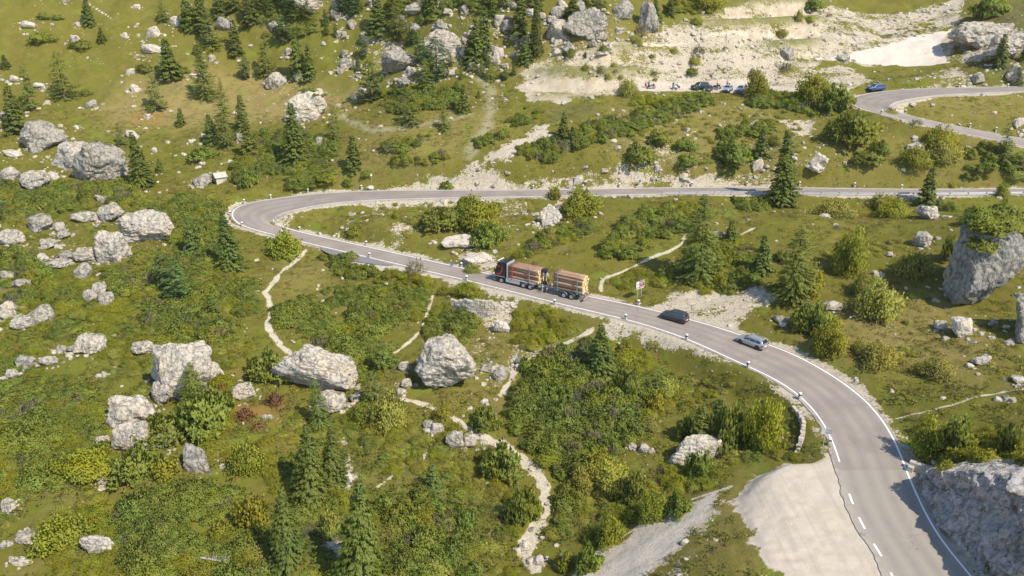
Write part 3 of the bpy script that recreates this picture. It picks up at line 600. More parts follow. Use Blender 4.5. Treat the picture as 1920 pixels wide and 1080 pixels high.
# ------------------------------------------------------------------ foliage meshes
def cards(C, D, Lc, Wc, rng, up=None, bend=.25):
    """kite shaped sprays: centre start C, direction D, length Lc, width Wc"""
    n = len(C); D = D/np.linalg.norm(D, axis=1)[:, None]
    r = rng.normal(size=(n, 3)) if up is None else up+rng.normal(size=(n, 3))*.5
    S_ = np.cross(D, r); S_ /= np.linalg.norm(S_, axis=1)[:, None]+1e-9
    Lc = np.broadcast_to(Lc, (n,))[:, None]; Wc = np.broadcast_to(Wc, (n,))[:, None]
    mid = C+D*Lc*.5; dn = np.array([0, 0, -1.])*Lc*bend
    V = np.stack([C, mid-S_*Wc/2, C+D*Lc+dn, mid+S_*Wc/2], 1).reshape(-1, 3)
    return V, np.arange(4*n).reshape(n, 4)
def fluff(V, Fq, centre, k=(1, 1, 1), up=.5, gk=.6):
    """shading normals that follow the plant's outline, so that a spray of needles takes light like a soft mass"""
    Nn = (V-np.asarray(centre(V)))*np.asarray(k); Nn /= np.linalg.norm(Nn, axis=1)[:, None]+1e-9; Nn[:, 2] += up; 
    a = V[Fq]; g = np.cross(a[:, 2]-a[:, 0], a[:, 3]-a[:, 1]); g /= np.linalg.norm(g, axis=1)[:, None]+1e-9; fl = (g*Nn[Fq[:, 0]]).sum(1) < 0
    Fq = Fq.copy(); Fq[fl] = Fq[fl][:, ::-1]; g[fl] *= -1; Nn = Nn/np.linalg.norm(Nn, axis=1)[:, None]+gk*np.repeat(g, 4, 0); return V, Fq, Nn/np.linalg.norm(Nn, axis=1)[:, None]
def conifer(kind, seed, fine=1.):
    rng = np.random.default_rng(seed); Hh = 10.
    P_ = {'spruce': dict(sp=.33, nb=10, R=2.15, pw=.85, z0=.04, dr=.30, L=.60, W=.34, gap=.12, seg=.30, lump=.25),
          'larch': dict(sp=.36, nb=10, R=2.5, pw=.75, z0=.04, dr=.05, L=.46, W=.22, gap=.28, seg=.30, lump=.35),
          'stone_pine': dict(sp=.40, nb=8, R=2.2, pw=.45, z0=.03, dr=-.25, L=.60, W=.34, gap=.12, seg=.38, lump=.45)}[kind]; P_ = dict(P_); P_['sp'] *= fine**.6; P_['seg'] *= fine; P_['L'] *= fine**.9; P_['W'] *= fine; P_['nb'] = int(P_['nb']/fine**.8)
    C, D = [], []; ph0 = rng.uniform(0, 6.3)
    for z in np.arange(P_['z0']*Hh, Hh*.985, P_['sp']):
        f = 1-z/Hh; nb = max(3, int(P_['nb']*(.45+.55*f**.5)+.5)); 
        for k in range(nb):
            if rng.random() < P_['gap']: continue
            a = rng.uniform(0, 6.3)
            side = 1+P_['lump']*math.sin(a*2+ph0+z*.9)*math.sin(z*1.7+ph0)+rng.normal()*.17+.14*math.cos(a-ph0*2)
            if kind == 'stone_pine': prof = (min(1, 2.3*f))**.8*(1-.35*max(0, f-.75)*4)
            else: prof = f**P_['pw']*(1 if f < .93 else 1-(f-.93)*5)
            Lb = max(.25, P_['R']*prof*side)
            dz = -P_['dr']*(.4+f)+rng.normal()*.07+(.25 if f < .2 else 0)
            d = np.array([math.cos(a), math.sin(a), dz]); ns = max(1, int(Lb/P_['seg']))
            for j in range(ns):
                t = (j+.55+rng.uniform(-.2, .2))/ns
                if t < .18 and Lb > 1: continue
                c = d*Lb*t+np.array([0, 0, z+(.12*Lb*t*t if kind == 'spruce' else 0)])
                for sg in (-1, 1) if j < ns-1 else (-1, 0, 1):
                    an = a+sg*rng.uniform(.45, .95); C.append(c); D.append([math.cos(an), math.sin(an), dz*.8-.12+rng.normal()*.18])
    C.append([0, 0, Hh*.955]); D.append([0, 0, 1.])
    C, D = np.array(C), np.array(D); n = len(C)
    L_ = P_['L']*rng.uniform(.75, 1.3, n); W_ = P_['W']*rng.uniform(.8, 1.3, n)
    V1, F1 = cards(C, D, L_, W_, rng, up=np.array([0, 0, 1.2]))
    m = rng.random(n) < .45; V2, F2 = cards(C[m], D[m]+np.array([0, 0, -.7 if kind == 'spruce' else .35]), L_[m]*.8, W_[m]*.9, rng)
    return fluff(np.vstack([V1, V2]), np.vstack([F1, F2+len(V1)]), lambda v: np.c_[v[:, :2]*0, v[:, 2]], (1, 1, 1), .3, 1.1)
def trunk_mesh(seed):
    rng = random.Random(seed); bm = bmesh.new(); pts = [Vector((0, 0, -.6))]+[Vector((rng.uniform(-.06, .06), rng.uniform(-.06, .06), z)) for z in (1.2, 3, 5, 7.2, 9.4)]
    rr = [.24, .19, .15, .11, .07, .02]
    for i in range(5): tube(bm, pts[i], pts[i+1], rr[i], 7, rr[i+1], caps=(i == 0))
    for k in range(26):
        z = rng.uniform(.5, 8.8); a = rng.uniform(0, 6.3); l = (1-z/10)*1.7*rng.uniform(.5, 1); tube(bm, (0, 0, z), (math.cos(a)*l, math.sin(a)*l, z-.12*l), .035, 4, .012, caps=False)
    me = bpy.data.meshes.new('trunk'); bm.to_mesh(me); bm.free(); me.materials.append(M_bark); return me
TREE_PROTO = {}; TRUNKS = [trunk_mesh(i) for i in range(3)]
for kind, mat, cnt in (('spruce', M_spruce, 5), ('larch', M_larch, 4), ('stone_pine', M_pine, 4)):
    TREE_PROTO[kind] = []
    for i in range(cnt):
        V_, F_, N_ = conifer(kind, 100+i*7+len(kind)); o = mesh_np('crown', V_, F_, mat, link=False, smooth=True, nrm=N_); TREE_PROTO[kind].append(o.data); bpy.data.objects.remove(o)
FINE = {}
for kind, mat in (('spruce', M_spruce), ('larch', M_larch), ('stone_pine', M_pine)):
    FINE[kind] = []
    for i in range(2):
        V_, F_, N_ = conifer(kind, 300+i, .48); o = mesh_np('crown', V_, F_, mat, link=False, smooth=True, nrm=N_); FINE[kind].append(o.data); bpy.data.objects.remove(o)
def tree(u, v, hpx, wpx, kind, words=None, group=None, rz=None):
    p = P1(u, v); s = ppm(p); h = hpx/(s*.95); w = wpx/s
    nm = {'spruce': 'spruce_tree', 'larch': 'larch_tree', 'stone_pine': 'stone_pine_tree'}[kind]
    base = {'spruce': 2.15, 'larch': 2.4, 'stone_pine': 2.3}[kind]
    t = empty(nm, p-Vector((0, 0, .1)), random.uniform(0, 6.3), (w/2/base, w/2/base*random.uniform(.85, 1.1), h/10)); t.rotation_euler[0] = random.gauss(0, .025); t.rotation_euler[1] = random.gauss(0, .03)
    for pn, me in (('trunk', random.choice(TRUNKS)), ('crown', random.choice(FINE[kind] if hpx > 90 else TREE_PROTO[kind]))):
        o = bpy.data.objects.new(pn, me); COL.objects.link(o); o.parent = t
    size = 'tiny' if h < 3.2 else 'small' if h < 6 else 'tall' if h > 11 else 'medium'
    look = {'spruce': 'dark green spruce', 'larch': 'feathery light green larch', 'stone_pine': 'bluish green stone pine'}[kind]
    return reg(t, words or f'{size} {look}', u, v, 'tree', group or {'spruce': 'spruces scattered over the hillside', 'larch': 'larches scattered over the hillside', 'stone_pine': 'stone pines scattered over the hillside'}[kind])
def bush_mesh(seed, n=230, L=.30, W=.11, k=5, flat=.62, spread=.8, leaf=False, up=1.0):
    rng = np.random.default_rng(seed); th = rng.uniform(0, 2*math.pi, n); z = rng.uniform(0.02, 1, n)**.8
    r = np.sqrt(np.maximum(0, 1-z*z)); lob = 1+.22*np.sin(th*3+seed)+.16*np.sin(th*5+2*seed)+.16*np.sin(z*9+th*2)
    rr = rng.uniform(.62, 1.04, n)*lob; Nn = np.stack([r*np.cos(th), r*np.sin(th), z], 1)
    C = Nn*rr[:, None]*np.array([1, 1, flat]); C[:, 2] = np.maximum(C[:, 2], .03)
    C = np.repeat(C, k, 0); D = np.repeat(Nn, k, 0)*.7+np.array([0, 0, up*.55])+rng.normal(size=(n*k, 3))*spread*.6
    if leaf: C = C+rng.normal(size=C.shape)*.09
    V, Fq = cards(C, D, L*rng.uniform(.7, 1.3, n*k), W*rng.uniform(.8, 1.3, n*k), rng, bend=.05 if not leaf else .2)
    return fluff(V, Fq, lambda v: np.array([0, 0, -.25]), (1, 1, 1.3), .35)
def mkmesh(name, VF, mat):
    o = mesh_np(name, VF[0], VF[1], mat, link=False, smooth=len(VF) > 2, nrm=VF[2] if len(VF) > 2 else None); m = o.data; bpy.data.objects.remove(o); return m
BUSH = {'mugo': [mkmesh('dwarf_pine_bush', bush_mesh(i, 250, .27, .12, 5), M_mugo) for i in range(5)],
        'leaf': [mkmesh('leafy_shrub', bush_mesh(20+i, 260, .17, .13, 5, .8, 1.2, True), M_leaf) for i in range(4)],
        'olive': [mkmesh('olive_shrub', bush_mesh(30+i, 230, .18, .10, 5, .65, 1.2, True), M_olive) for i in range(4)],
        'yellow': [mkmesh('yellow_shrub', bush_mesh(40+i, 260, .17, .13, 5, .8, 1.2, True), M_yellow) for i in range(2)],
        'red': [mkmesh('red_shrub', bush_mesh(60+i, 220, .16, .11, 5, .5, 1.2, True), M_red) for i in range(2)],
        'brown': [mkmesh('bare_twig_shrub', bush_mesh(50+i, 150, .34, .035, 5, .8, .8), M_brown) for i in range(2)]}
BUSHL = {'mugo': [mkmesh('dwarf_pine_bush', bush_mesh(120+i, 820, .17, .095, 6), M_mugo) for i in range(3)], 'leaf': [mkmesh('leafy_shrub', bush_mesh(130+i, 820, .105, .085, 6, .8, 1.2, True), M_leaf) for i in range(2)],
         'olive': [mkmesh('olive_shrub', bush_mesh(140+i, 760, .11, .075, 6, .65, 1.2, True), M_olive) for i in range(2)]}
TUFT = [mkmesh('grass_tuft', bush_mesh(70+i, 16, .5, .13, 4, .35, .9), m) for i, m in enumerate((M_grass, M_grass, M_herb, M_grass2, M_herb, M_olive))]
BW = {'mugo': ('dwarf_pine_bush', 'dark green dwarf pine bush'), 'leaf': ('leafy_shrub', 'fresh green leafy shrub'), 'olive': ('olive_shrub', 'olive green low shrub'), 'yellow': ('yellow_shrub', 'bright yellow autumn shrub'), 'brown': ('bare_twig_shrub', 'brownish grey twiggy shrub'), 'red': ('red_shrub', 'reddish low shrub')}
def bush(x0, y0, x1, y1, kind, words=None, lift=0.):
    u = (x0+x1)/2; p = P1(u, y1-(y1-y0)*.12); s = ppm(p); w = (x1-x0)/s/2; h = max(.5, (y1-y0)*.8/(s*.93))
    nm, wd = BW[kind]; me = random.choice(BUSHL[kind] if w > 1.35 and kind in BUSHL else BUSH[kind]); o = bpy.data.objects.new(nm, me); COL.objects.link(o)
    o.location = p+Vector((0, w*.5, lift-.08)); o.location.z = float(H(o.location.x, o.location.y))-.1+lift
    o.rotation_euler = (0, 0, random.uniform(0, 6.3)); o.scale = (w, min(w, 1.8*h+.6)*.9, h/.72)
    size = 'small ' if w < 1.1 else 'broad ' if w > 2.4 else ''
    return reg(o, words or size+wd, u, y1, 'bush', f'{wd.split()[-1]}s of {wd.split()[0]} foliage on the slope')

# ------------------------------------------------------------------ rocks
def ico(sub):
    bm = bmesh.new(); bmesh.ops.create_icosphere(bm, subdivisions=sub, radius=1); V = np.array([v.co[:] for v in bm.verts]); F_ = np.array([[v.index for v in f.verts] for f in bm.faces]); bm.free(); return V, F_
ICO = {k: ico(k) for k in (3, 4, 5, 6)}
def rock_vf(seed, sub=4, planes=15, rough=.06, fine=.025, extra=None, box=None):
    """a block split along random planes, weathered: unit size. extra: [(normal, offset)]"""
    rng = np.random.default_rng(seed); V, F_ = ICO[sub]; V = V/np.linalg.norm(V, axis=1)[:, None]
    N = rng.normal(size=(planes, 3)); N /= np.linalg.norm(N, axis=1)[:, None]; h = rng.uniform(.62, .95, planes)
    N = np.vstack([N, np.array([[0, 0, 1.], [.9, .1, .2], [-.9, .2, .3], [.1, -.95, .15], [0, .9, .2]])]); N /= np.linalg.norm(N, axis=1)[:, None]; h = np.concatenate([h, rng.uniform(.75, .95, 5)])
    if extra:
        N = np.vstack([N, [np.array(e[0])/np.linalg.norm(e[0]) for e in extra]]); h = np.concatenate([h, [e[1] for e in extra]])
    d = V@N.T; r = np.where(d > .05, h[None]/np.maximum(d, .05), 9.)
    r = -np.log(np.exp(-26*np.minimum(r, 3)).sum(1))/26; r = np.minimum(r, 1.45)
    Q = V*r[:, None]; Q = Q*(1+rough*1.6*fbm(Q*1.6+seed, 3, seed)[:, None])
    rid = 1-np.abs(fbm(Q*np.array([3.2, 3.2, 5.])+seed*3.1, 4, seed+5)); Q = Q*(1+rough*1.3*(rid[:, None]-.8))
    Q = Q*(1+fine*fbm(Q*9+seed, 3, seed+9)[:, None])
    return Q, F_
ROCKS = [mkmesh('boulder', rock_vf(i+3, 4, rough=.15, fine=.05), M_rock) for i in range(7)]+[mkmesh('boulder', rock_vf(i+30, 4, rough=.12, fine=.05), M_rockd) for i in range(3)]
ROCKW = [mkmesh('boulder', rock_vf(i+50, 4, rough=.12, fine=.06), M_rockw) for i in range(3)]
STONES = [mkmesh('stone', rock_vf(i+80, 3, 9, .08, .03), M_rockw if i % 2 else M_rock) for i in range(5)]
def boulder(x0, y0, x1, y1, words=None, mat=None, seed=None, sub=5, depthf=.8, sink=.3, extra=None, mats='r', rz=None, name='boulder', cat='boulder', rough=.14, hs=1., group='limestone boulders on the hillside', planes=15, yaw=None):
    u = (x0+x1)/2; v = y1-(y1-y0)*.18; p = P1(u, v); s = ppm(p); w = (x1-x0)/s/2; dep = math.atan2(CAMZ-p.z, p.y); dp = w*depthf
    hh = max(.3*w, ((y1-y0)/s-dp*math.sin(dep)*1.0)/math.cos(dep))*hs
    if seed is None:
        me = random.choice({'r': ROCKS, 'w': ROCKW, 'd': ROCKS[7:]}[mats]); rz = random.choice((0, math.pi))+random.uniform(-.4, .4) if rz is None else rz
    else: me = mkmesh('boulder', rock_vf(seed, sub, planes, rough=rough, fine=.045, extra=extra), mat or M_rock); rz = rz or 0
    o = bpy.data.objects.new(name, me); COL.objects.link(o)
    if seed is None: hh = min(hh, 1.4*w)
    tot = hh*(1+sink); o.scale = (w/.88, dp/.88, tot/1.7); o.rotation_euler = (0, 0, rz)
    zc = float(H(p.x, p.y))+hh-tot/2*1.0; o.location = (p.x, p.y+dp*.25, zc)
    size = 'huge' if w > 3.6 else 'large' if w > 1.9 else 'medium' if w > .9 else 'small'
    shp = 'low' if hh < .9*w else 'tall' if hh > 1.7*w else 'rounded'
    return reg(o, words or f'{size} {shp} {"white" if mats == "w" else "grey"} boulder', u, y1, cat, group)
B = [(130,67,149,83,'w'),(19,143,35,154,'w'),(236,130,253,140,'w'),(243,158,261,173,'w'),(319,34,341,50,'w'),(273,53,300,71,'w'),(262,84,302,97,'w'),(233,245,257,259,'w'),(271,215,284,224,'w'),(0,312,35,345,'r'),(36,325,90,358,'r'),
 (88,321,110,340,'w'),(5,281,38,292,'w'),(405,32,435,60,'r'),(440,243,460,268,'r'),(365,330,400,348,'r'),(355,139,372,147,'w'),(40,42,67,54,'w'),(62,156,84,166,'w'),(83,189,95,198,'w'),(0,178,20,232,'r'),(345,8,358,16,'w'),(380,50,400,58,'w'),
 (140,43,152,50,'w'),(75,159,84,166,'w'),(300,88,312,97,'w'),(250,10,265,18,'w'),(115,0,128,5,'w'),(230,62,240,70,'w'),(376,250,386,257,'w'),(284,278,296,286,'w'),(160,190,182,203,'d'),(138,236,150,243,'w'),(115,262,125,268,'w'),(390,105,404,116,'w'),
 (548,0,608,22,'r'),(502,33,524,62,'r'),(675,63,704,83,'r'),(620,22,643,38,'r'),(498,139,536,167,'r'),(547,137,573,153,'r'),(533,91,551,102,'r'),(589,258,608,274,'r'),(664,135,680,149,'r'),(671,148,690,180,'r'),(655,176,669,187,'w'),
 (769,45,788,62,'r'),(812,43,832,58,'r'),(763,0,793,30,'r'),(725,5,744,30,'r'),(692,3,705,18,'r'),(938,20,962,62,'r'),(873,118,896,131,'w'),(917,97,940,125,'r'),(840,128,856,146,'r'),(742,148,770,165,'r'),(650,40,670,54,'r'),(628,60,645,70,'w'),
 (1025,40,1070,75,'r'),(1031,10,1060,40,'r'),(1150,0,1188,38,'r'),(1103,75,1120,91,'r'),(1031,67,1044,84,'r'),(1036,90,1052,106,'r'),(1151,54,1172,65,'w'),(1180,61,1189,69,'w'),(975,65,995,85,'r'),(958,55,973,78,'r'),(1054,90,1074,102,'r'),
 (1075,330,1095,345,'w'),(1410,292,1432,320,'w'),(1275,325,1290,335,'w'),(1225,310,1240,322,'w'),(1699,269,1736,286,'w'),(1901,222,1920,237,'w'),(1822,140,1846,155,'r'),(1885,118,1925,158,'r'),(1462,92,1490,110,'d'),(1571,103,1595,116,'r'),
 (178,366,205,380,'r'),(76,376,90,383,'w'),(140,397,182,418,'r'),(178,388,230,417,'r'),(203,379,222,396,'r'),(48,405,102,434,'r'),(100,417,122,435,'r'),(103,435,130,448,'r'),(0,432,40,462,'r'),(72,448,107,463,'r'),(138,465,190,494,'r'),
 (107,472,138,488,'r'),(85,485,134,500,'r'),(66,472,90,495,'r'),(141,498,172,522,'r'),(0,507,24,527,'r'),(23,521,58,540,'r'),(172,530,200,555,'r'),(153,545,182,570,'r'),(179,550,217,572,'r'),(0,562,30,590,'r'),(0,580,28,600,'r'),(18,595,60,620,'r'),
 (54,578,100,610,'r'),(142,630,190,665,'r'),(124,647,147,660,'r'),(105,647,124,660,'r'),(249,640,292,665,'r'),(208,620,221,638,'r'),(28,667,65,690,'d'),(77,668,104,685,'r'),(12,690,35,712,'r'),(190,695,202,708,'r'),(342,461,360,472,'w'),(388,456,397,468,'w'),
 (280,690,330,765,'r'),(342,660,404,722,'r'),(290,800,322,842,'d'),(176,811,198,838,'r'),(185,890,203,912,'d'),(154,1003,201,1040,'r'),(28,1002,62,1020,'r'),(0,925,30,962,'r'),(430,722,475,752,'r'),(18,1042,35,1058,'r'),(34,1048,55,1060,'r'),(0,1005,14,1030,'r'),
 (594,738,642,773,'r'),(657,735,676,757,'r'),(744,680,768,697,'r'),(750,700,772,732,'r'),(742,726,756,740,'r'),(902,683,932,697,'r'),(925,690,955,712,'r'),(792,785,812,806,'r'),(806,793,830,812,'r'),(833,800,870,844,'r'),(868,813,897,842,'r'),(612,1012,634,1035,'r'),
 (640,868,662,905,'w'),(1178,830,1195,845,'r'),(1197,833,1218,850,'r'),(1048,1030,1068,1057,'r'),(1012,998,1023,1015,'r'),(1783,594,1827,636,'w'),(1753,600,1778,622,'r'),(1723,388,1763,412,'r'),(1711,422,1747,468,'r'),(1663,470,1675,484,'r'),
 (1634,508,1648,520,'r'),(1538,400,1556,408,'w'),(1822,671,1855,685,'r'),(1452,592,1473,607,'d'),(1897,705,1925,718,'w'),(1545,565,1580,583,'w'),(1332,430,1345,446,'r'),(1342,434,1357,446,'r'),(1435,565,1445,573,'w'),(925,590,955,628,'w'),(1715,392,1728,400,'r'),
 (1420,300,1432,312,'w'),(1740,285,1748,293,'w'),(488,775,500,788,'r'),(965,668,985,684,'r'),(975,1010,998,1034,'w'),(1000,1040,1022,1060,'w'),(1878,742,1895,752,'d'),(425,300,436,307,'w'),(352,262,362,269,'w')]
for b_ in B: boulder(*b_[:4], mats=b_[4], sub=4)
# boulders of their own shape
boulder(32,235,108,287, 'broad weathered grey boulder with brown turf on its crown', M_rockd, seed=201, sub=5, depthf=.8)
boulder(108,264,182,318, 'long slanting pale boulder', M_rock, seed=202, sub=5, depthf=.9)
boulder(142,266,240,344, 'very broad grey boulder with bushes on its top', M_rockd, seed=203, sub=5, depthf=.9)
boulder(225,399,328,455, 'huge rounded white boulder at the top of the ridge', M_rock, seed=204, sub=6, depthf=.7, extra=[((.1,-.6,.75),.72)])
boulder(184,437,243,500, 'tall leaning white boulder in the middle of the ridge', M_rock, seed=205, sub=5, depthf=.8, extra=[((.8,-.5,-.1),.6)])
boulder(283,652,402,756, 'tall pale crag of the split pile', M_rock, seed=206, sub=6, depthf=.6, rough=.14)
boulder(204,738,292,800, 'long low white boulder', M_rock, seed=207, sub=5, depthf=.6, extra=[((.1,-.4,.9),.6)])
boulder(213,798,285,854, 'wedge shaped pale rock under a pine bush', M_rock, seed=208, sub=5, depthf=.6)
boulder(342,838,390,888, 'grey stub rock', M_rockd, seed=209, sub=5, depthf=.7)
o = boulder(532,659,664,748, 'long flat topped white boulder tilting downhill', M_rock, seed=210, sub=6, depthf=.55, sink=.05, extra=[((.25,-.15,.95),.55),((.0,-.8,-.6),.55)], planes=10); o.rotation_euler = (0, R(14), 0)
boulder(767,635,888,744, 'huge round pale boulder with cracked face', M_rock, seed=211, sub=6, depthf=.85, sink=.1, extra=[((-.1,-.1,.95),.8)], planes=26)
boulder(547,176,617,232, 'shrub capped white boulder', M_rockw, seed=212, sub=5, extra=[((0,-.95,.1),.7)])
boulder(716,101,780,143, 'undercut grey boulder with a dark overhang', M_rockd, seed=213, sub=5, extra=[((0,-.75,-.6),.5)], sink=.0)
boulder(800,63,868,106, 'ridged broad white boulder', M_rock, seed=214, sub=5)
boulder(1068,30,1140,70, 'broad grey cliff face', M_rockd, seed=215, sub=5, extra=[((0,-.95,.2),.6)])
boulder(1196,16,1231,63, 'tall thin grey rock spire', M_rockd, seed=216, sub=5)
boulder(1500,276,1562,324, 'white slanting rock rib', M_rockw, seed=217, sub=5, depthf=1.1, hs=.7, rough=.2, extra=[((-.75,-.2,.62),.28),((.9,-.2,-.1),.5)])
boulder(1790,40,1888,92, 'broad flat grey rock slab', M_rock, seed=218, sub=5, rough=.16, extra=[((0,-.3,.95),.45)])
boulder(1845,70,1925,112, 'tilted rock slab', M_rock, seed=219, sub=5, rough=.16)
boulder(1271,820,1350,869, 'bush covered pale rock with jagged face', M_rockw, seed=220, sub=5, depthf=.6, rough=.16)
boulder(866,474,922,499, 'low broken white rock outcrop', M_rockw, seed=221, sub=5, rough=.16)
boulder(1010,384,1049,426, 'streaked white rock outcrop', M_rockw, seed=222, sub=5, rough=.16, depthf=.9, extra=[((-.3,-.6,.6),.4)])
boulder(832,438,890,466, 'low gravelly rock outcrop', M_rockw, seed=223, sub=4, rough=.16, extra=[((0,-.4,.9),.3)])
boulder(1898,560,1985,640, 'grey boulder cut by the picture edge', M_rockd, seed=224, sub=5)
M_mono = rockmat('monolith limestone', (.27,.255,.225), (.13,.125,.11), (.32,.28,.21), 1.)
HUGE = boulder(1782,440,1898,594, 'huge cracked grey monolith with dwarf pine on its top', M_mono, seed=225, sub=6, depthf=.85, sink=.02, planes=8, rough=.11, extra=[((-.95,-.1,.05),.74),((.1,-.97,.12),.70),((.0,-.6,-.75),.80),((.15,-.05,.95),.80),((.9,-.3,.1),.86)])
# the roadside cliff at the lower right: a steep broken face along the road
def cliff():
    bp = P([1708,1722,1742,1766,1795,1832,1868,1905,1960], [896,930,965,1000,1035,1080,1122,1160,1200]); tp = P([1735,1775,1800,1835,1870,1905,1925,1960,2000], [870,862,860,860,862,878,900,930,960])
    n = 220; m = 90; t = np.linspace(0, 1, n); base = np.stack([np.interp(t, np.linspace(0, 1, len(bp)), bp[:, k]) for k in range(3)], 1)
    Hc = np.interp(t, [0, .12, .3, .5, .75, 1], [.8, 3.8, 6.4, 8.4, 9.2, 9.4])
    inn = np.array([.93, .36]); V = []
    for i in range(n):
        for j in range(m):
            s_ = j/(m-1)
            if s_ < .62: q = s_/.62; z = q**.9*Hc[i]; off = .5+.30*Hc[i]*q
            else: q = (s_-.62)/.38; z = Hc[i]*(1+.02*q)-q*q*1.2; off = .5+.30*Hc[i]+q*11
            V.append((base[i, 0]+inn[0]*off, base[i, 1]+inn[1]*off, min(base[i, 2], -.7)-.7+z))
    V = np.array(V); cc = V*np.array([.42, .42, .6])
    nz = 1.5*fbm(cc, 5, 71, .6)+1.5*fbm(V*np.array([.16, .16, .05]), 2, 88)+.8*(np.abs(fbm(V*np.array([.30,.30,.2])+9, 3, 75))-.3); st = np.floor(V[:, 2]/1.15+1.2*fbm(V*.25, 2, 80)); nz += .45*(_h(st.astype(int), (V[:, 1]/1.7+st*.6).astype(int), st.astype(int)*0, 5)-.5)
    k = np.tile(sstep(0, .06, np.linspace(0, 1, m)), n); nz += .55*fbm(V*1.1, 4, 95)+.5*(.3-np.abs(fbm(V*np.array([.7,.7,.5]), 3, 97))); V[:, 0] -= inn[0]*nz*k; V[:, 1] -= inn[1]*nz*k-.25*nz*k*0; V[:, 2] += .5*fbm(cc*2+5, 4, 83)*k
    ix = np.arange(n*m).reshape(n, m); Fq = np.stack([ix[:-1, :-1], ix[:-1, 1:], ix[1:, 1:], ix[1:, :-1]], -1).reshape(-1, 4)
    o = mesh_np('rock_cliff', V, Fq, M_cliff)
    tag(o, 'steep broken grey limestone cliff rising beside the road edge at the bottom corner', 'cliff'); return V, n, m
M_cliff = rockmat('cliff limestone', (.36,.335,.31), (.19,.18,.175), (.44,.375,.33), .7)
CV, cn, cm = cliff()

# ------------------------------------------------------------------ trees
T_ = 'spruce'; L_ = 'larch'; Q_ = 'stone_pine'
TREES = [(168,46,50,24,T_),(192,78,26,16,T_),(319,145,68,44,T_),(122,187,84,46,L_),(55,204,78,40,L_),(30,248,84,42,T_),(295,207,68,40,L_),(387,185,92,52,L_),(340,235,32,19,T_),(444,104,62,28,T_),(462,148,40,21,Q_),(395,92,72,42,L_),
 (358,55,62,38,T_),(305,40,36,24,L_),(12,127,24,19,T_),(398,270,54,28,T_),(425,275,122,38,L_),(455,245,64,30,T_),(468,293,64,38,T_),(227,272,37,20,L_),(267,350,100,50,T_),(301,323,26,16,T_),(380,58,66,36,T_),(415,32,55,32,T_),(470,45,60,34,T_),(440,20,45,30,T_),(366,103,18,10,T_),(373,100,24,14,L_),
 (500,143,74,38,L_),(532,80,48,32,Q_),(562,145,84,36,T_),(582,147,62,28,T_),(612,65,24,13,T_),(575,22,42,16,Q_),(630,68,22,11,T_),(611,46,27,15,T_),(680,110,42,20,Q_),(710,66,72,44,T_),(745,75,74,34,L_),(762,84,58,28,L_),(695,190,72,42,Q_),(672,135,27,13,T_),
 (788,122,62,24,Q_),(820,150,76,44,Q_),(800,172,58,34,L_),(893,120,80,42,T_),(905,92,74,34,T_),(880,118,50,26,T_),(911,127,34,18,Q_),(870,210,50,28,T_),(833,240,42,30,L_),(553,302,104,52,T_),(663,315,58,36,T_),(627,264,64,32,L_),(775,233,64,40,L_),(738,165,14,9,T_),(755,163,14,8,T_),
 (897,183,14,9,T_),(545,25,32,28,T_),(507,30,38,26,T_),(740,25,42,22,L_),(976,65,74,36,T_),(1005,100,104,30,T_),(984,118,48,26,T_),(1074,35,40,30,T_),(1228,38,38,26,T_),(1255,25,30,22,T_),(1010,20,36,20,T_),(1097,108,12,7,T_),(963,140,20,12,T_),(1057,266,54,30,T_),(1073,268,30,22,T_),
 (1368,312,56,34,T_),(1425,292,50,34,T_),(1873,125,58,28,T_),(1920,115,34,18,T_),(1908,162,46,26,L_),(1882,300,68,34,L_),(1736,385,72,38,T_),(433,508,112,52,T_),(365,480,78,36,T_),(310,540,66,34,Q_),(337,566,80,36,Q_),(403,594,40,30,T_),(157,380,38,22,T_),
 (1430,512,72,38,T_),(1370,450,40,30,T_),(1680,405,42,30,L_),(1122,702,100,58,T_),(815,922,60,38,T_),(600,800,100,44,L_),(585,930,150,72,T_),(625,905,120,56,T_),(545,1062,175,70,T_),(370,765,95,62,L_),(1312,835,80,50,T_),(1345,800,60,40,T_),(700,760,70,50,L_),(720,700,70,50,L_)]
for t in TREES: tree(*t)
tree(680, 1105, 225, 104, T_, 'very tall dark spruce at the lower edge')
tree(1467, 381, 132, 56, T_, 'tall full spruce standing at the roadside')
tree(1310, 522, 160, 88, L_, 'very large feathery larch'); tree(1487, 562, 146, 84, L_, 'very large bushy larch')
rr = random.Random(5)
for k in range(26):
    u, v = rr.uniform(480, 1010), rr.uniform(0, 34); tree(u, v, rr.uniform(28, 62), rr.uniform(16, 32), rr.choice((T_, T_, Q_, L_)))
for k in range(14):
    u, v = rr.uniform(650, 960), rr.uniform(60, 190); tree(u, v, rr.uniform(14, 40), rr.uniform(10, 24), rr.choice((T_, Q_, L_)))
for k in range(70):
    u = rr.uniform(620, 1130); v = rr.uniform(-5, 135) if u < 960 else rr.uniform(-5, 95); w = rr.uniform(8, 24); boulder(u, v, u+w, v+w*rr.uniform(.55, .95), mats=rr.choice('rrrwd'))

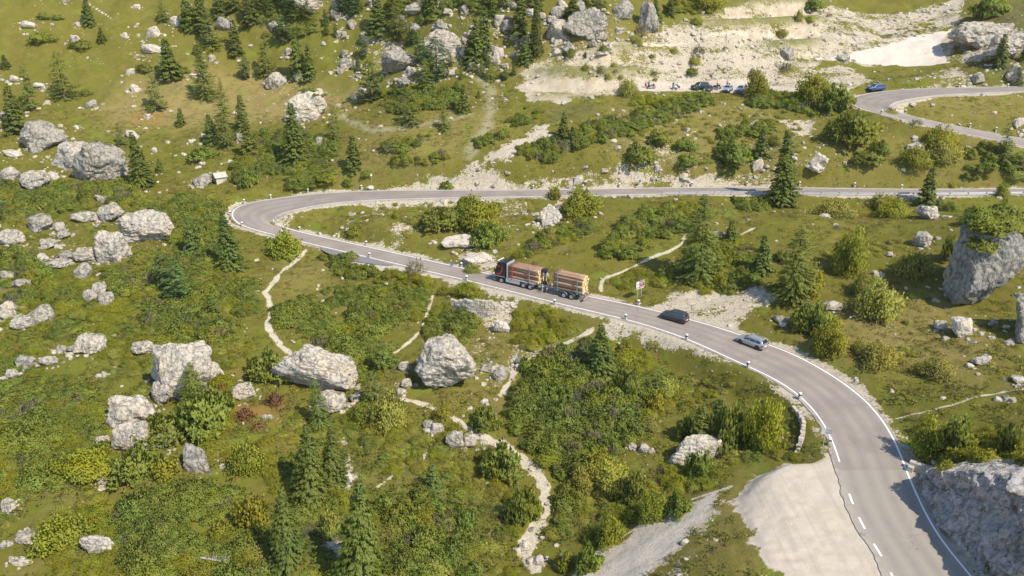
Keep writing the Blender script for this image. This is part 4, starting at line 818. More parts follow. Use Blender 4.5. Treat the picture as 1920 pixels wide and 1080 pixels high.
# ------------------------------------------------------------------ separate bushes
BU = [(52,72,93,87,'mugo'),(130,84,169,97,'mugo'),(72,30,92,40,'mugo'),(100,32,118,40,'mugo'),(148,172,168,182,'mugo'),(330,130,352,142,'mugo'),(258,125,285,140,'mugo'),(1567,457,1627,525,'leaf'),(1497,515,1542,565,'yellow'),(1600,520,1645,563,'olive'),(1610,545,1693,607,'olive'),
 (1490,583,1573,637,'mugo'),(1530,625,1593,673,'leaf'),(1617,655,1690,695,'olive'),(1730,680,1793,713,'olive'),(1687,483,1750,527,'olive'),(1767,450,1795,497,'mugo'),(1535,380,1600,412,'olive'),(1650,385,1700,412,'leaf'),(1640,375,1690,398,'olive'),
 (1270,312,1305,330,'mugo'),(1265,265,1305,286,'mugo'),(1215,255,1258,278,'mugo'),(1560,235,1650,286,'mugo'),(1632,275,1672,298,'mugo'),(1602,297,1660,317,'mugo'),(1735,258,1790,290,'leaf'),(1740,285,1800,318,'olive'),(1690,303,1740,332,'leaf'),(1710,230,1730,240,'brown'),
 (1512,5,1545,24,'mugo'),(1490,25,1506,45,'olive'),(1838,0,1898,32,'mugo'),(1160,155,1192,185,'olive'),(1330,0,1358,10,'mugo'),(1300,5,1355,27,'leaf'),(985,10,1015,20,'mugo'),(1400,150,1440,190,'leaf'),(1170,300,1225,330,'mugo'),(1340,285,1410,318,'mugo'),(1500,160,1560,205,'leaf'),(1545,175,1600,215,'mugo'),
 (1780,345,1795,355,'olive'),(1870,350,1892,372,'leaf'),(1440,258,1470,275,'olive'),(1695,600,1710,610,'olive'),(1400,640,1420,650,'olive'),(1340,518,1365,545,'leaf'),(1230,505,1262,530,'mugo'),(1150,700,1200,760,'mugo'),(1400,770,1465,852,'leaf'),(1330,770,1400,850,'mugo'),(1270,785,1310,830,'mugo'),
 (1290,855,1340,905,'mugo'),(1225,715,1275,745,'olive'),(1205,745,1250,775,'yellow'),(1110,880,1180,930,'olive'),(1070,880,1130,930,'olive'),(900,850,980,905,'mugo'),(955,920,1010,990,'mugo'),(885,775,935,815,'mugo'),(812,770,845,790,'leaf'),(690,755,760,812,'olive'),(655,770,700,800,'leaf'),
 (430,850,490,900,'leaf'),(460,675,540,720,'mugo'),(500,450,565,488,'leaf'),(785,405,860,440,'mugo'),(860,395,930,440,'leaf'),(880,430,945,468,'mugo'),(1055,372,1125,410,'leaf'),(650,432,675,448,'leaf'),(735,400,750,412,'leaf'),(825,345,850,358,'mugo'),(1028,358,1052,377,'leaf'),
 (240,800,330,845,'mugo'),(320,760,430,820,'mugo'),(60,990,150,1040,'leaf'),(100,870,200,905,'leaf'),(200,860,285,915,'mugo'),(280,870,330,905,'yellow'),(160,975,185,1000,'yellow'),(390,985,430,1010,'leaf'),(440,945,500,1000,'yellow'),(590,1090,700,1110,'leaf'),(760,1000,820,1040,'mugo'),
 (855,965,890,1000,'mugo'),(1080,1030,1130,1075,'mugo'),(1120,980,1170,1030,'leaf'),(1250,935,1300,970,'mugo'),(1200,940,1250,985,'leaf'),(1160,900,1220,950,'mugo'),(1040,1040,1075,1075,'leaf'),(440,765,475,795,'red'),(495,740,530,765,'red'),(470,790,500,812,'red'),(400,720,425,740,'red'),(1715,800,1780,862,'leaf'),(1770,790,1830,850,'mugo'),
 (850,545,900,560,'leaf'),(590,345,640,355,'leaf'),(870,498,900,515,'olive'),(760,497,795,520,'brown'),(1600,645,1640,665,'olive'),(350,285,400,305,'mugo'),(450,325,480,355,'mugo'),(362,285,380,300,'mugo'),(1185,75,1205,90,'olive'),(930,140,945,150,'olive'),(1880,800,1925,860,'mugo'),(1100,860,1150,890,'yellow'),(600,960,640,1010,'olive')]
for b_ in BU: bush(*b_)
r2 = random.Random(8)
for k in range(30):
    u, v = r2.uniform(1040, 1560), r2.uniform(25, 158); w = r2.uniform(10, 26); bush(u, v-w*.6, u+w, v, r2.choice(('olive', 'brown', 'mugo', 'olive')))
# bushes growing on boulders
def on_rock(u0, v0, u1, v1, kind, rock, n, sc, words):
    """shrubs rooted on the top of a boulder"""
    mw = rock.matrix_world if False else Matrix.LocRotScale(rock.location, rock.rotation_euler, rock.scale)
    for k in range(n):
        a = random.uniform(0, 6.3); q = random.uniform(0, .6)**.7; lo = Vector((q*math.cos(a), q*math.sin(a)*1.1+.15, .0))
        me = rock.data; best = max((v.co for v in me.vertices if abs(v.co.x-lo.x) < .07 and abs(v.co.y-lo.y) < .07), key=lambda c: c.z, default=None)
        if best is None: continue
        w = mw @ best; nm, wd = BW[kind]; o = bpy.data.objects.new(nm, random.choice(BUSH[kind])); COL.objects.link(o)
        o.location = w-Vector((0, 0, .15)); o.rotation_euler = (0, 0, random.uniform(0, 6.3)); o.scale = (sc*random.uniform(.8, 1.3), sc*random.uniform(.8, 1.3), sc*random.uniform(.7, 1.1))
        reg(o, words, (u0+u1)/2, (v0+v1)/2, 'bush', words+'es')
on_rock(1800,410,1920,480,'mugo',HUGE,15,1.8,'dense dwarf pine bush')
for x0, y0, x1, y1, kk in [(1850,390,1925,440,'mugo'),(1895,425,1945,480,'mugo'),(1815,395,1870,425,'mugo')]: bush(x0, y0, x1, y1, kk)
for nm in ('grey boulder with bushes','shrub capped'):
    for it in list(REG):
        if nm in it[1] : on_rock(it[2]-20, it[3]-60, it[2]+20, it[3]-50, 'olive' if 'grey' in nm else 'mugo', it[0], 7, .9, 'small bush rooted on top of a boulder')
bushtop = CV.reshape(cn, cm, 3)
for k in range(34):
    i = random.randrange(int(cn*.08), int(cn*(.3 if k < 9 else .72))); j = random.randrange(int(cm*(.64 if k < 9 else .84)), cm-1); q = bushtop[i, j]; kind = random.choice(('mugo','mugo','leaf'))
    if i < cn*.3: kind = 'leaf'
    nm, wd = BW[kind]; o = bpy.data.objects.new(nm, random.choice(BUSH[kind])); COL.objects.link(o); sc = random.uniform(.9, 1.7)
    o.location = (q[0], q[1], q[2]-.2); o.scale = (sc, sc, sc*random.uniform(.8, 1.2)); o.rotation_euler = (0, 0, random.uniform(0, 6.3)); reg(o, wd+' crowning the cliff', 1850, 850, 'bush', 'bushes on the cliff top')

# ------------------------------------------------------------------ what nobody could count: pine scrub, ground cover, loose stones
def gmask(k, x, y):
    A_ = at[k].reshape(sh); iy = np.interp(y, YS, np.arange(len(YS))).round().astype(int); w = np.maximum(y, 40)*.62+32
    iu = np.interp(x/w, uu, np.arange(len(uu))).round().astype(int); return A_[iy, iu]
def PD(x, y):
    d = np.full(x.shape, 99.)
    for T, w in PATHS: d = np.minimum(d, ldist(polyW(T), x, y)-w/2)
    return d
def scatter(name, pts, scl, meshes, label, cat):
    """one object of many small plants or stones, drawn by a geometry node tree"""
    n = len(pts); me = bpy.data.meshes.new(name); me.vertices.add(n); me.vertices.foreach_set('co', np.asarray(pts, np.float32).ravel())
    for k, a in (('scl', scl), ('rot', np.c_[RNG.normal(0, .08, n), RNG.normal(0, .08, n), RNG.uniform(0, 6.3, n)])):
        A_ = me.attributes.new(k, 'FLOAT_VECTOR', 'POINT'); A_.data.foreach_set('vector', np.asarray(a, np.float32).ravel())
    A_ = me.attributes.new('pick', 'INT', 'POINT'); A_.data.foreach_set('value', RNG.integers(0, len(meshes), n).astype(np.int32))
    o = bpy.data.objects.new(name, me); COL.objects.link(o); C_ = bpy.data.collections.new(name+'_kinds')
    for i, m in enumerate(meshes): C_.objects.link(bpy.data.objects.new(f'{name}_kind_{chr(97+i)}', m))
    g = bpy.data.node_groups.new(name, 'GeometryNodeTree'); g.interface.new_socket('Geometry', in_out='INPUT', socket_type='NodeSocketGeometry'); g.interface.new_socket('Geometry', in_out='OUTPUT', socket_type='NodeSocketGeometry')
    gi, go = g.nodes.new('NodeGroupInput'), g.nodes.new('NodeGroupOutput'); ip = g.nodes.new('GeometryNodeInstanceOnPoints'); ci = g.nodes.new('GeometryNodeCollectionInfo')
    ci.inputs['Collection'].default_value = C_; ci.inputs['Separate Children'].default_value = True; ci.inputs['Reset Children'].default_value = True
    def na(nm, ty):
        q = g.nodes.new('GeometryNodeInputNamedAttribute'); q.data_type = ty; q.inputs[0].default_value = nm; return q.outputs[0]
    e2 = g.nodes.new('FunctionNodeEulerToRotation'); g.links.new(na('rot', 'FLOAT_VECTOR'), e2.inputs[0]); ip.inputs['Pick Instance'].default_value = True
    g.links.new(gi.outputs[0], ip.inputs['Points']); g.links.new(ci.outputs[0], ip.inputs['Instance']); g.links.new(e2.outputs[0], ip.inputs['Rotation'])
    g.links.new(na('scl', 'FLOAT_VECTOR'), ip.inputs['Scale']); g.links.new(na('pick', 'INT'), ip.inputs['Instance Index']); g.links.new(ip.outputs[0], go.inputs[0])
    md = o.modifiers.new('scatter', 'NODES'); md.node_group = g
    return tag(o, label, cat, kind='stuff')
def fill(polys, sp, jit=1., erode=.0):
    out = []
    for T in polys:
        W_ = polyW(T); lo, hi = W_.min(0)-1, W_.max(0)+1
        x, y = np.meshgrid(np.arange(lo[0], hi[0], sp), np.arange(lo[1], hi[1], sp)); x = x.ravel()+RNG.uniform(-.5, .5, x.size)*sp*jit; y = y.ravel()+RNG.uniform(-.5, .5, y.size)*sp*jit
        k = pdist(W_, x, y)+1.3*fbm2(x, y, 4., 3, 41)-erode > 0; out.append(np.c_[x[k], y[k]])
    q = np.vstack(out); k = (Dr(q[:, 0], q[:, 1]) > 1.6) & (PD(q[:, 0], q[:, 1]) > .9) & (gmask('gravel', q[:, 0], q[:, 1]) < .1)
    return q[k]
# keep scrub from burying the boulders
RK = [(it[0].location.x, it[0].location.y-.9*it[0].scale.x*.3, it[0].scale.x, it[0].scale.y) for it in REG if it[4] == 'boulder' and it[0].scale.x > .45]
def clear_rocks(q, f=.9, fr=.8):
    k = np.ones(len(q), bool)
    for x, y, a, b in RK:
        dx, dy = (q[:, 0]-x)/(a*f+.25), (q[:, 1]-y); dy = np.where(dy < 0, dy/(b*fr+.35), dy/(b*f+.3)); k &= dx*dx+dy*dy > 1
    return q[k]
def place(q, r0, r1, hs=1., sink=.1):
    s_ = RNG.uniform(r0, r1, len(q)); s_ = s_*(1+.3*fbm2(q[:, 0], q[:, 1], 5., 2, 55)); z = H(q[:, 0], q[:, 1])-sink
    return np.c_[q, z], np.c_[s_*RNG.uniform(.85, 1.2, len(q)), s_*RNG.uniform(.85, 1.2, len(q)), s_*hs*RNG.uniform(.8, 1.25, len(q))]
MUGO = [[(510,590),(560,555),(640,540),(740,530),(805,545),(810,575),(760,600),(720,615),(690,655),(620,640),(570,620),(530,610)],[(950,760),(960,700),(1040,650),(1100,640),(1180,645),(1215,700),(1225,800),(1170,850),(1060,900),(1000,865),(960,800)],
 [(0,640),(80,700),(150,730),(200,790),(190,900),(100,900),(60,930),(0,920)],[(200,960),(300,920),(420,900),(500,950),(520,1100),(260,1100),(220,1000)],[(720,950),(800,915),(880,910),(900,960),(880,1100),(720,1100)],[(220,610),(330,560),(440,610),(445,650),(380,650),(240,640)],
 [(0,465),(70,480),(140,540),(180,575),(170,630),(100,640),(0,650)],[(180,480),(300,470),(420,500),(460,540),(400,590),(250,580),(200,540)],[(950,290),(1040,255),(1180,215),(1300,182),(1330,190),(1190,250),(1060,290),(1000,312)],[(970,480),(1010,440),(1110,412),(1110,430),(1060,458),(1000,480)],
 [(1105,470),(1200,400),(1300,385),(1300,420),(1240,450),(1180,480),(1120,482)],[(1290,475),(1400,445),(1440,480),(1440,515),(1370,550),(1290,540)],[(640,325),(740,300),(820,290),(880,285),(800,320),(700,335),(600,352),(540,352),(560,310)],
 [(490,250),(560,245),(640,275),(600,330),(500,325),(450,340),(440,310)],[(700,285),(760,260),(820,250),(800,270),(740,290)],[(945,240),(985,205),(1020,212),(960,242)],[(890,265),(950,250),(960,260),(900,276)],[(1350,248),(1400,228),(1460,228),(1440,250),(1360,262)],
 [(1780,335),(1830,315),(1920,300),(1920,330),(1780,342)],[(1800,282),(1840,270),(1880,280),(1820,294)],[(0,345),(120,355),(240,350),(300,395),(200,385),(120,400),(0,420)],[(300,400),(350,370),(420,390),(400,450),(330,420)],[(480,20),(560,20),(600,60),(500,80)],[(710,170),(800,160),(830,195),(740,215)],
 [(790,590),(850,575),(890,610),(870,652),(800,640)],[(600,485),(690,480),(710,515),(640,520)],[(330,590),(440,620),(445,655),(330,655)],[(440,560),(500,550),(500,590),(440,600)],[(1400,195),(1480,165),(1600,180),(1610,205),(1540,215)],[(320,420),(430,440),(440,500),(330,500)],[(580,640),(620,680),(690,700),(640,660)],
 [(1380,375),(1470,368),(1440,395),(1390,395)],[(850,365),(940,362),(930,395),(870,400)],[(60,330),(140,345),(120,360),(60,352)],[(640,630),(740,650),(740,700),(680,720),(640,690)],[(1180,270),(1240,262),(1230,300),(1180,320)],[(720,10),(800,0),(960,0),(940,30),(800,40)],[(720,175),(830,165),(870,200),(750,215)],[(1060,20),(1130,0),(1150,30),(1080,30)],
 [(1250,0),(1340,0),(1330,25),(1260,28)],[(560,940),(520,870),(560,860),(640,930),(640,1080),(560,1080)],[(990,1040),(1060,900),(1100,920),(1060,1000)],[(420,520),(470,520),(500,545),(440,560)],[(540,340),(560,330),(640,345),(560,354)],[(1460,480),(1500,500),(1490,560),(1450,550)],[(1740,395),(1760,380),(1790,390),(1770,400)]]
LEAF = [[(620,620),(720,615),(690,680),(620,660)],[(60,540),(160,500),(250,590),(220,620),(180,640)],[(780,560),(860,560),(850,590),(770,600)],[(960,590),(1040,580),(1100,620),(1060,655),(980,650)],[(720,510),(800,520),(850,545),(800,560),(700,540)],[(1140,515),(1250,510),(1250,535),(1170,542)],
 [(1720,800),(1800,835),(1900,800),(1920,860),(1780,865),(1730,840)],[(1280,880),(1350,870),(1340,900),(1200,1000),(1100,1045),(1060,1050),(1150,960)],[(1290,450),(1340,440),(1330,560),(1290,540)],[(180,860),(280,840),(280,880),(180,900)],[(0,850),(60,870),(50,930),(0,920)],[(200,600),(330,640),(300,700),(190,660)],
 [(100,740),(220,790),(200,870),(120,850)],[(400,700),(440,740),(430,850),(380,860)],[(500,830),(560,870),(520,950),(490,900)],[(1240,400),(1300,375),(1330,400),(1250,440)],[(150,960),(200,960),(240,1090),(100,1090)],[(350,560),(440,570),(440,620),(350,600)],[(1160,180),(1320,178),(1300,192),(1190,198)],[(640,740),(750,760),(740,820),(660,800)],
 [(1110,640),(1180,640),(1230,700),(1190,720)]]
OLV = [[(1070,890),(1150,865),(1290,870),(1320,910),(1200,950),(1080,930)],[(1190,640),(1300,670),(1450,750),(1300,770),(1200,740)],[(500,820),(560,760),(640,840),(620,930),(540,880)],[(0,930),(100,900),(230,900),(200,980),(60,990)],[(430,560),(480,550),(480,640),(430,640)],[(860,590),(960,620),(940,700),(900,740),(890,650)],
 [(0,690),(60,730),(300,700),(240,770),(160,740)],[(380,340),(440,350),(420,400),(330,380)],[(980,380),(1060,372),(1010,440),(940,460)],[(1640,370),(1780,365),(1760,400),(1640,400)],[(1500,420),(1700,430),(1660,520),(1540,500)],[(820,940),(900,920),(960,1080),(880,1080)],[(700,820),(800,830),(720,940),(680,900)],[(1660,630),(1760,640),(1720,720),(1640,700)],
 [(0,255),(60,260),(30,300),(0,300)],[(1180,200),(1500,200),(1500,330),(1180,330)],[(1820,360),(1920,365),(1900,400),(1800,390)],[(640,380),(900,370),(780,400),(700,460),(600,440)],[(1560,80),(1750,30),(1770,60),(1700,70),(1560,95)],[(760,400),(860,380),(880,440),(760,460)],[(440,820),(500,830),(480,1000),(420,900)],[(620,940),(660,900),(700,1080),(620,1080)]]
q = clear_rocks(fill(MUGO, 1.1)); q = q[fbm2(q[:, 0], q[:, 1], 3.2, 3, 141) > -.33]
print('mugo', len(q)); P3_, S3_ = place(q, .7, 1.35, 1.1); S3_ *= (1+.45*fbm2(q[:, 0], q[:, 1], 4.5, 2, 91))[:, None]; S3_[:, 2] *= 1+.7*fbm2(q[:, 0], q[:, 1], 7., 2, 92); S3_ *= (1+.35*sstep(0, 3, pdist(polyW(MUGO[1]), q[:, 0], q[:, 1])))[:, None]
scatter('pine_scrub', P3_, S3_, BUSHL['mugo']*6+BUSHL['leaf'][:1]+BUSHL['olive'][:1]+BUSH['brown'][:1], 'dense dark green dwarf pine scrub covering large parts of the slope', 'pine scrub')
q = clear_rocks(fill(LEAF, 1.1)); q = q[fbm2(q[:, 0], q[:, 1], 2.8, 3, 142) > -.2]; P3_, S3_ = place(q, .7, 1.25, .9); print('leaf', len(q))
scatter('leafy_scrub', P3_, S3_, BUSHL['leaf']*3+BUSHL['olive'][:1], 'fresh green leafy scrub between the pine thickets', 'scrub')
q = clear_rocks(fill(OLV, 2.1)); k = fbm2(q[:, 0], q[:, 1], 3.5, 3, 44) > -.08; q = q[k]; P3_, S3_ = place(q, .4, 1.05, .6); print('olive', len(q))
scatter('olive_scrub', P3_, S3_, BUSH['olive']+BUSH['olive']+BUSH['brown'][:1]+BUSH['leaf'][:1], 'olive and brownish low scrub scattered through the grass', 'scrub')
SHRUBBY = [[(0,600),(480,520),(520,700),(780,760),(1050,900),(1060,1100),(0,1100)],[(0,350),(330,360),(420,440),(480,560),(0,620)],[(1150,640),(1460,740),(1490,860),(1330,930),(1150,1000),(1050,960)]]
q = clear_rocks(fill(SHRUBBY, 1.25)); f_ = fbm2(q[:, 0], q[:, 1], 5.5, 4, 47); q = q[f_ > .10]; P3_, S3_ = place(q, .45, 1.0, .8); print('broad', len(q))
scatter('mixed_scrub', P3_, S3_, BUSHL['leaf']+BUSHL['olive']*2+BUSHL['mugo'][:2], 'mixed green and olive low scrub filling the gaps of the lower slope', 'scrub')
VIEW = lambda x, y: (np.abs(x) < y*.72+12)
def rand_view(n, y0, y1, seed):
    r_ = np.random.default_rng(seed); y = y0+(y1-y0)*r_.random(n*2); x = r_.uniform(-1, 1, n*2)*(y1*.72+12); k = VIEW(x, y); return np.c_[x[k], y[k]][:n*2]
q = rand_view(44000, 52, 215, 3); b_ = gmask('bare', q[:, 0], q[:, 1]); k = (Dr(q[:, 0], q[:, 1]) > .9) & (gmask('path', q[:, 0], q[:, 1]) < .2) & (gmask('gravel', q[:, 0], q[:, 1]) < .15) & (b_ < .45) & (fbm2(q[:, 0], q[:, 1], 2.5, 3, 66) > -.10+.06*(q[:, 0] > 12))
q = q[k]; P3_, S3_ = place(q, .22, .52, .6, .03); S3_ *= (1+.5*(q[:, 1] < 105))[:, None]; print('tufts', len(q))
scatter('ground_cover', P3_, S3_, TUFT, 'low olive tufts of grass and herbs growing all over the slope', 'ground cover')
dq = []
for x, y, a, b in RK:
    n_ = int(2+6*a); an = RNG.uniform(0, 6.3, n_); rr_ = RNG.uniform(.95, 1.75, n_); dq.append(np.c_[x+np.cos(an)*a*rr_, y+a*.2+np.sin(an)*b*rr_])
dq = np.vstack(dq); dq = dq[Dr(dq[:, 0], dq[:, 1]) > .6]; ds_ = .14+.5*RNG.random(len(dq))**3
scatter('boulder_rubble', np.c_[dq, H(dq[:, 0], dq[:, 1])], np.c_[ds_*1.2, ds_, ds_*.8], ROCKS[:4]+STONES, 'grey rubble broken off around the foot of the boulders', 'rubble')
q = rand_view(40000, 52, 260, 4); b_ = gmask('bare', q[:, 0], q[:, 1])+.6*gmask('path', q[:, 0], q[:, 1]); r_ = RNG.random(len(q)); k = (Dr(q[:, 0], q[:, 1]) > .4) & (gmask('gravel', q[:, 0], q[:, 1]) < .3) & (gmask('white', q[:, 0], q[:, 1]) < .3) & ((r_ < b_*(.55-.4*gmask('tan', q[:, 0], q[:, 1]))) | (r_ < .025+.07*(fbm2(q[:, 0], q[:, 1], 14., 2, 77) > .22)))
q = q[k]; s_ = .09+.34*RNG.random(len(q))**3.2; print('stones', len(q)); s_ *= (1+.7*(q[:, 1] > 150))
scatter('loose_stones', np.c_[q, H(q[:, 0], q[:, 1])+.02], np.c_[s_*1.3, s_, s_*.8], STONES, 'pale loose stones scattered over bare ground, paths and meadow', 'stones')
# ------------------------------------------------------------------ paints
M_rub = plain('tyre rubber', (.035,.034,.033), .85, spec=.2); M_rim = plain('wheel rim', (.50,.50,.50), .35, .7)
M_glass = plain('car glass', (.020,.025,.030), .06, spec=.8, var=.05); M_chrome = plain('bright metal', (.62,.62,.62), .3, .8); M_alu = plain('aluminium', (.55,.55,.54), .45, .5)
M_blk = plain('black plastic', (.025,.025,.027), .6); M_red = plain('red paint', (.55,.04,.03), .4); M_white = plain('white paint', (.78,.77,.74), .5); M_tl = plain('tail lamp', (.40,.015,.015), .2)
M_hl = plain('head lamp', (.75,.77,.80), .12); M_dgrey = plain('dark grey car paint', (.060,.062,.070), .28, .3); M_silver = plain('silver car paint', (.40,.40,.385), .3, .5)
M_cab = plain('black truck paint', (.022,.022,.026), .3, .0); M_steel = plain('grey steel', (.26,.27,.27), .5, .4); M_teal = plain('teal steel', (.10,.24,.21), .5); M_yel = plain('yellow hose', (.70,.48,.03), .5)
M_orange = plain('orange stripe', (.75,.18,.04), .5); M_galv = plain('galvanised steel', (.55,.55,.54), .45, .5); M_blue = plain('blue sign', (.03,.13,.42), .5); M_brownp = plain('brown sign paint', (.22,.055,.045), .5); M_green = plain('green emblem', (.12,.24,.12), .6)
M_skin = plain('skin', (.50,.30,.22), .6); M_dark = plain('dark cloth', (.035,.035,.045), .9); M_conc = plain('old concrete', (.42,.38,.31), .95, var=.25, scale=2.); M_plate = plain('number plate', (.72,.72,.70), .5)
s = NT('log bark'); q = s.n('ShaderNodeTexCoord').outputs['Object']; mp = s.n('ShaderNodeMapping'); mp.inputs['Scale'].default_value = (.8, 6, 6); s.l(q, mp.inputs[0]); inf = s.n('ShaderNodeObjectInfo')
c = s.ramp(s.noise(mp.outputs[0], 2.2, 5, .7), [(.3, (.19,.11,.065)), (.55, (.33,.20,.13)), (.75, (.50,.35,.235))]); hs = s.n('ShaderNodeHueSaturation'); s.l(c, hs.inputs['Color']); s.l(s.math('MULTIPLY_ADD', inf.outputs['Random'], .5, .75), hs.inputs['Value']); M_log = s.col(hs.outputs[0], .9)
s = NT('log cut face'); q = s.n('ShaderNodeTexCoord').outputs['Object']; M_cut = s.col(s.ramp(s.noise(q, 4, 4), [(.3, (.62,.42,.19)), (.7, (.80,.60,.33))]), .8)

# ------------------------------------------------------------------ cars
def lerp(T, x): return float(np.interp(x, [p[0] for p in T], [p[1] for p in T]))
def make_car(name, p, yaw, L, Wd, top, sh, paint, label, cat='car', group=None, rear_glass=(0, 0), front_glass=(0, 0), sides=(), rails=False, pitch=0, wheels=None, wr_=.33):
    """top and sh: (x, z) profiles of the silhouette and the shoulder line, x from rear to front"""
    t = empty(name, p, yaw); tag(t, label, cat, group); hw = Wd/2
    xs = sorted(set([round(x, 3) for x, _ in top]+[round(x, 3) for x in np.linspace(-L/2, L/2, 25)])); cab = max(z for _, z in top)-lerp(sh, 0)
    def wid(x): e = abs(x)/(L/2); return hw*(1-.16*max(0, (e-.72)/.28)**2)
    def low(x): return .24+(.12 if abs(x) > L/2-.15 else 0)
    def sec(x):
        w = wid(x); T, S_ = lerp(top, x), lerp(sh, x); S_ = min(S_, T-.015); k = max(0, T-S_)/cab; wr = w*(.93-.20*k)
        return [(0, low(x)), (w*.9, low(x)), (w*.985, low(x)+.12), (w, (low(x)+S_)/2), (w*.985, S_-.06), (w*.94, S_), (wr*1.0, T-.07*k-.004), (wr*.90, T-.002), (wr*.55, T+.018), (0, T+.028)]
    bm = bmesh.new(); rows = []
    for x in xs:
        h_ = sec(x); rows.append([bm.verts.new((x, y, z)) for y, z in h_]+[bm.verts.new((x, -y, z)) for y, z in h_[-2:0:-1]])
    for A, B in zip(rows[:-1], rows[1:]):
        for j in range(len(A)): f = bm.faces.new((A[j], A[(j+1) % len(A)], B[(j+1) % len(A)], B[j])); f.smooth = True
    bm.faces.new(rows[0][::-1]); bm.faces.new(rows[-1]); bmesh.ops.recalc_face_normals(bm, faces=bm.faces[:]); bobj('body', bm, paint, t)
    def pane(nm, x0, x1, k0=.10, k1=.86, side=1, mat=M_glass):
        bm = bmesh.new(); R0 = []
        for x in np.linspace(x0, x1, 7):
            h_ = sec(x); a, b = Vector((0, *h_[5])), Vector((0, *h_[6])); u_ = Vector((x, 0, 0))
            q0, q1 = a.lerp(b, k0)+u_, a.lerp(b, k1)+u_; q0.y += .014; q1.y += .014; q0.y *= side; q1.y *= side; R0.append((bm.verts.new(q0), bm.verts.new(q1)))
        for (a, b), (c, d) in zip(R0[:-1], R0[1:]): bm.faces.new((a, c, d, b) if side < 0 else (a, b, d, c))
        bobj(nm, bm, mat, t)
    for x0, x1 in sides:
        for sd in (-1, 1): pane('side_window', x0, x1, side=sd)
    for nm, (x0, x1) in (('rear_window', rear_glass), ('windscreen', front_glass)):
        bm = bmesh.new(); R0 = []
        for x in np.linspace(x0, x1, 5):
            h_ = sec(x); sg = -1 if x < 0 else 1; R0.append([bm.verts.new((x+sg*.014, y*.93, z+.016)) for y, z in (h_[7], h_[8], h_[9])]+[bm.verts.new((x+sg*.014, -y*.93, z+.016)) for y, z in (h_[8], h_[7])])
        for A, B in zip(R0[:-1], R0[1:]):
            for j in range(4): f = bm.faces.new((A[j], B[j], B[j+1], A[j+1])); f.smooth = True
        bobj(nm, bm, M_glass, t)
    wx = wheels or (-L/2+.85, L/2-.88)
    for x in wx:
        for sd in (-1, 1):
            bm = bmesh.new(); bmesh.ops.create_cone(bm, cap_ends=True, segments=24, radius1=wr_+.075, radius2=wr_+.075, depth=.30, matrix=Matrix.Translation((x, sd*(hw-.142), wr_+.01)) @ Matrix.Rotation(R(90), 4, 'X')); bobj('wheel_arch', bm, M_blk, t)
            bt, br = bmesh.new(), bmesh.new(); wheel(bt, br, (x, sd*(hw-.10), wr_), wr_, .22); w = bobj('wheel', bt, M_rub, t); bobj('rim', br, M_rim, w)
    for sd in (-1, 1):
        bm = bmesh.new(); box(bm, -L/2-.012, -L/2+.20, sd*hw*.80-.13*1, sd*hw*.80+.13, .70, .93, .03); bobj('tail_light', bm, M_tl, t)
        bm = bmesh.new(); box(bm, L/2-.26, L/2+.005, sd*hw*.68-.16, sd*hw*.68+.16, .58, .72, .04); bobj('headlight', bm, M_hl, t)
        bm = bmesh.new(); mx_ = front_glass[0]-.15 if front_glass[0] < front_glass[1] else front_glass[1]; box(bm, mx_-.05, mx_+.10, sd*(hw+.02)-.09, sd*(hw+.02)+.09, lerp(sh, mx_)+.0, lerp(sh, mx_)+.14, .03); bobj('wing_mirror', bm, paint, t)
        if rails: bm = bmesh.new(); tube(bm, (-L/2+.6, sd*hw*.66, max(z for _, z in top)+.045), (.35, sd*hw*.66, max(z for _, z in top)+.045), .022, 6); bobj('roof_rail', bm, M_chrome, t)
    bm = bmesh.new(); box(bm, -L/2-.02, -L/2+.02, -.27, .27, .55, .67); bobj('number_plate', bm, M_plate, t)
    bm = bmesh.new(); box(bm, L/2-.03, L/2+.02, -.45, .45, .42, .60, .02); bobj('grille', bm, M_blk, t)
    bm = bmesh.new(); box(bm, -L/2-.03, -L/2+.12, -hw*.86, hw*.86, .27, .42, .03); bobj('bumper', bm, M_blk if paint is M_dgrey else paint, t)
    return t
VAN_T = [(-2.2,.50),(-2.17,1.02),(-1.95,1.52),(-1.5,1.66),(-.2,1.70),(.35,1.64),(1.25,1.12),(1.9,.95),(2.12,.78),(2.2,.52)]; VAN_S = [(-2.2,.9),(-2.1,1.04),(-1,1.02),(1.2,.98),(1.9,.9),(2.2,.7)]
WAG_T = [(-2.3,.50),(-2.27,.98),(-1.95,1.44),(-1.6,1.50),(0,1.53),(.45,1.47),(1.2,1.02),(1.95,.88),(2.2,.74),(2.3,.50)]; WAG_S = [(-2.3,.86),(-2.2,.98),(-1,.97),(1.15,.93),(1.95,.84),(2.3,.66)]
HAT_T = [(-2.0,.50),(-1.97,.98),(-1.7,1.36),(-1.3,1.47),(-.1,1.49),(.3,1.43),(1.05,1.0),(1.7,.86),(1.92,.72),(2.0,.50)]; HAT_S = [(-2,.84),(-1.9,.97),(-1,.95),(1.0,.91),(1.7,.82),(2,.64)]
SUV_T = [(-2.3,.55),(-2.28,1.15),(-2.0,1.72),(-1.6,1.80),(.1,1.82),(.5,1.74),(1.05,1.20),(2.0,1.10),(2.22,.95),(2.3,.55)]; SUV_S = [(-2.3,1.05),(-2.2,1.16),(-1,1.14),(1.0,1.12),(2,1.05),(2.3,.85)]
def road_dir(p, pts=RA):
    C = .5*(pts[0]+pts[1]); i = int(np.argmin(np.hypot(C[:, 0]-p[0], C[:, 1]-p[1]))); d = C[min(i+3, len(C)-1)]-C[max(i-3, 0)]; return Vector(d).normalized(), Vector(C[i])
def on_road(u, v): d, c = road_dir(P1(u, v)); p = at_z(u, v, c.z+.05); return Vector(p), d
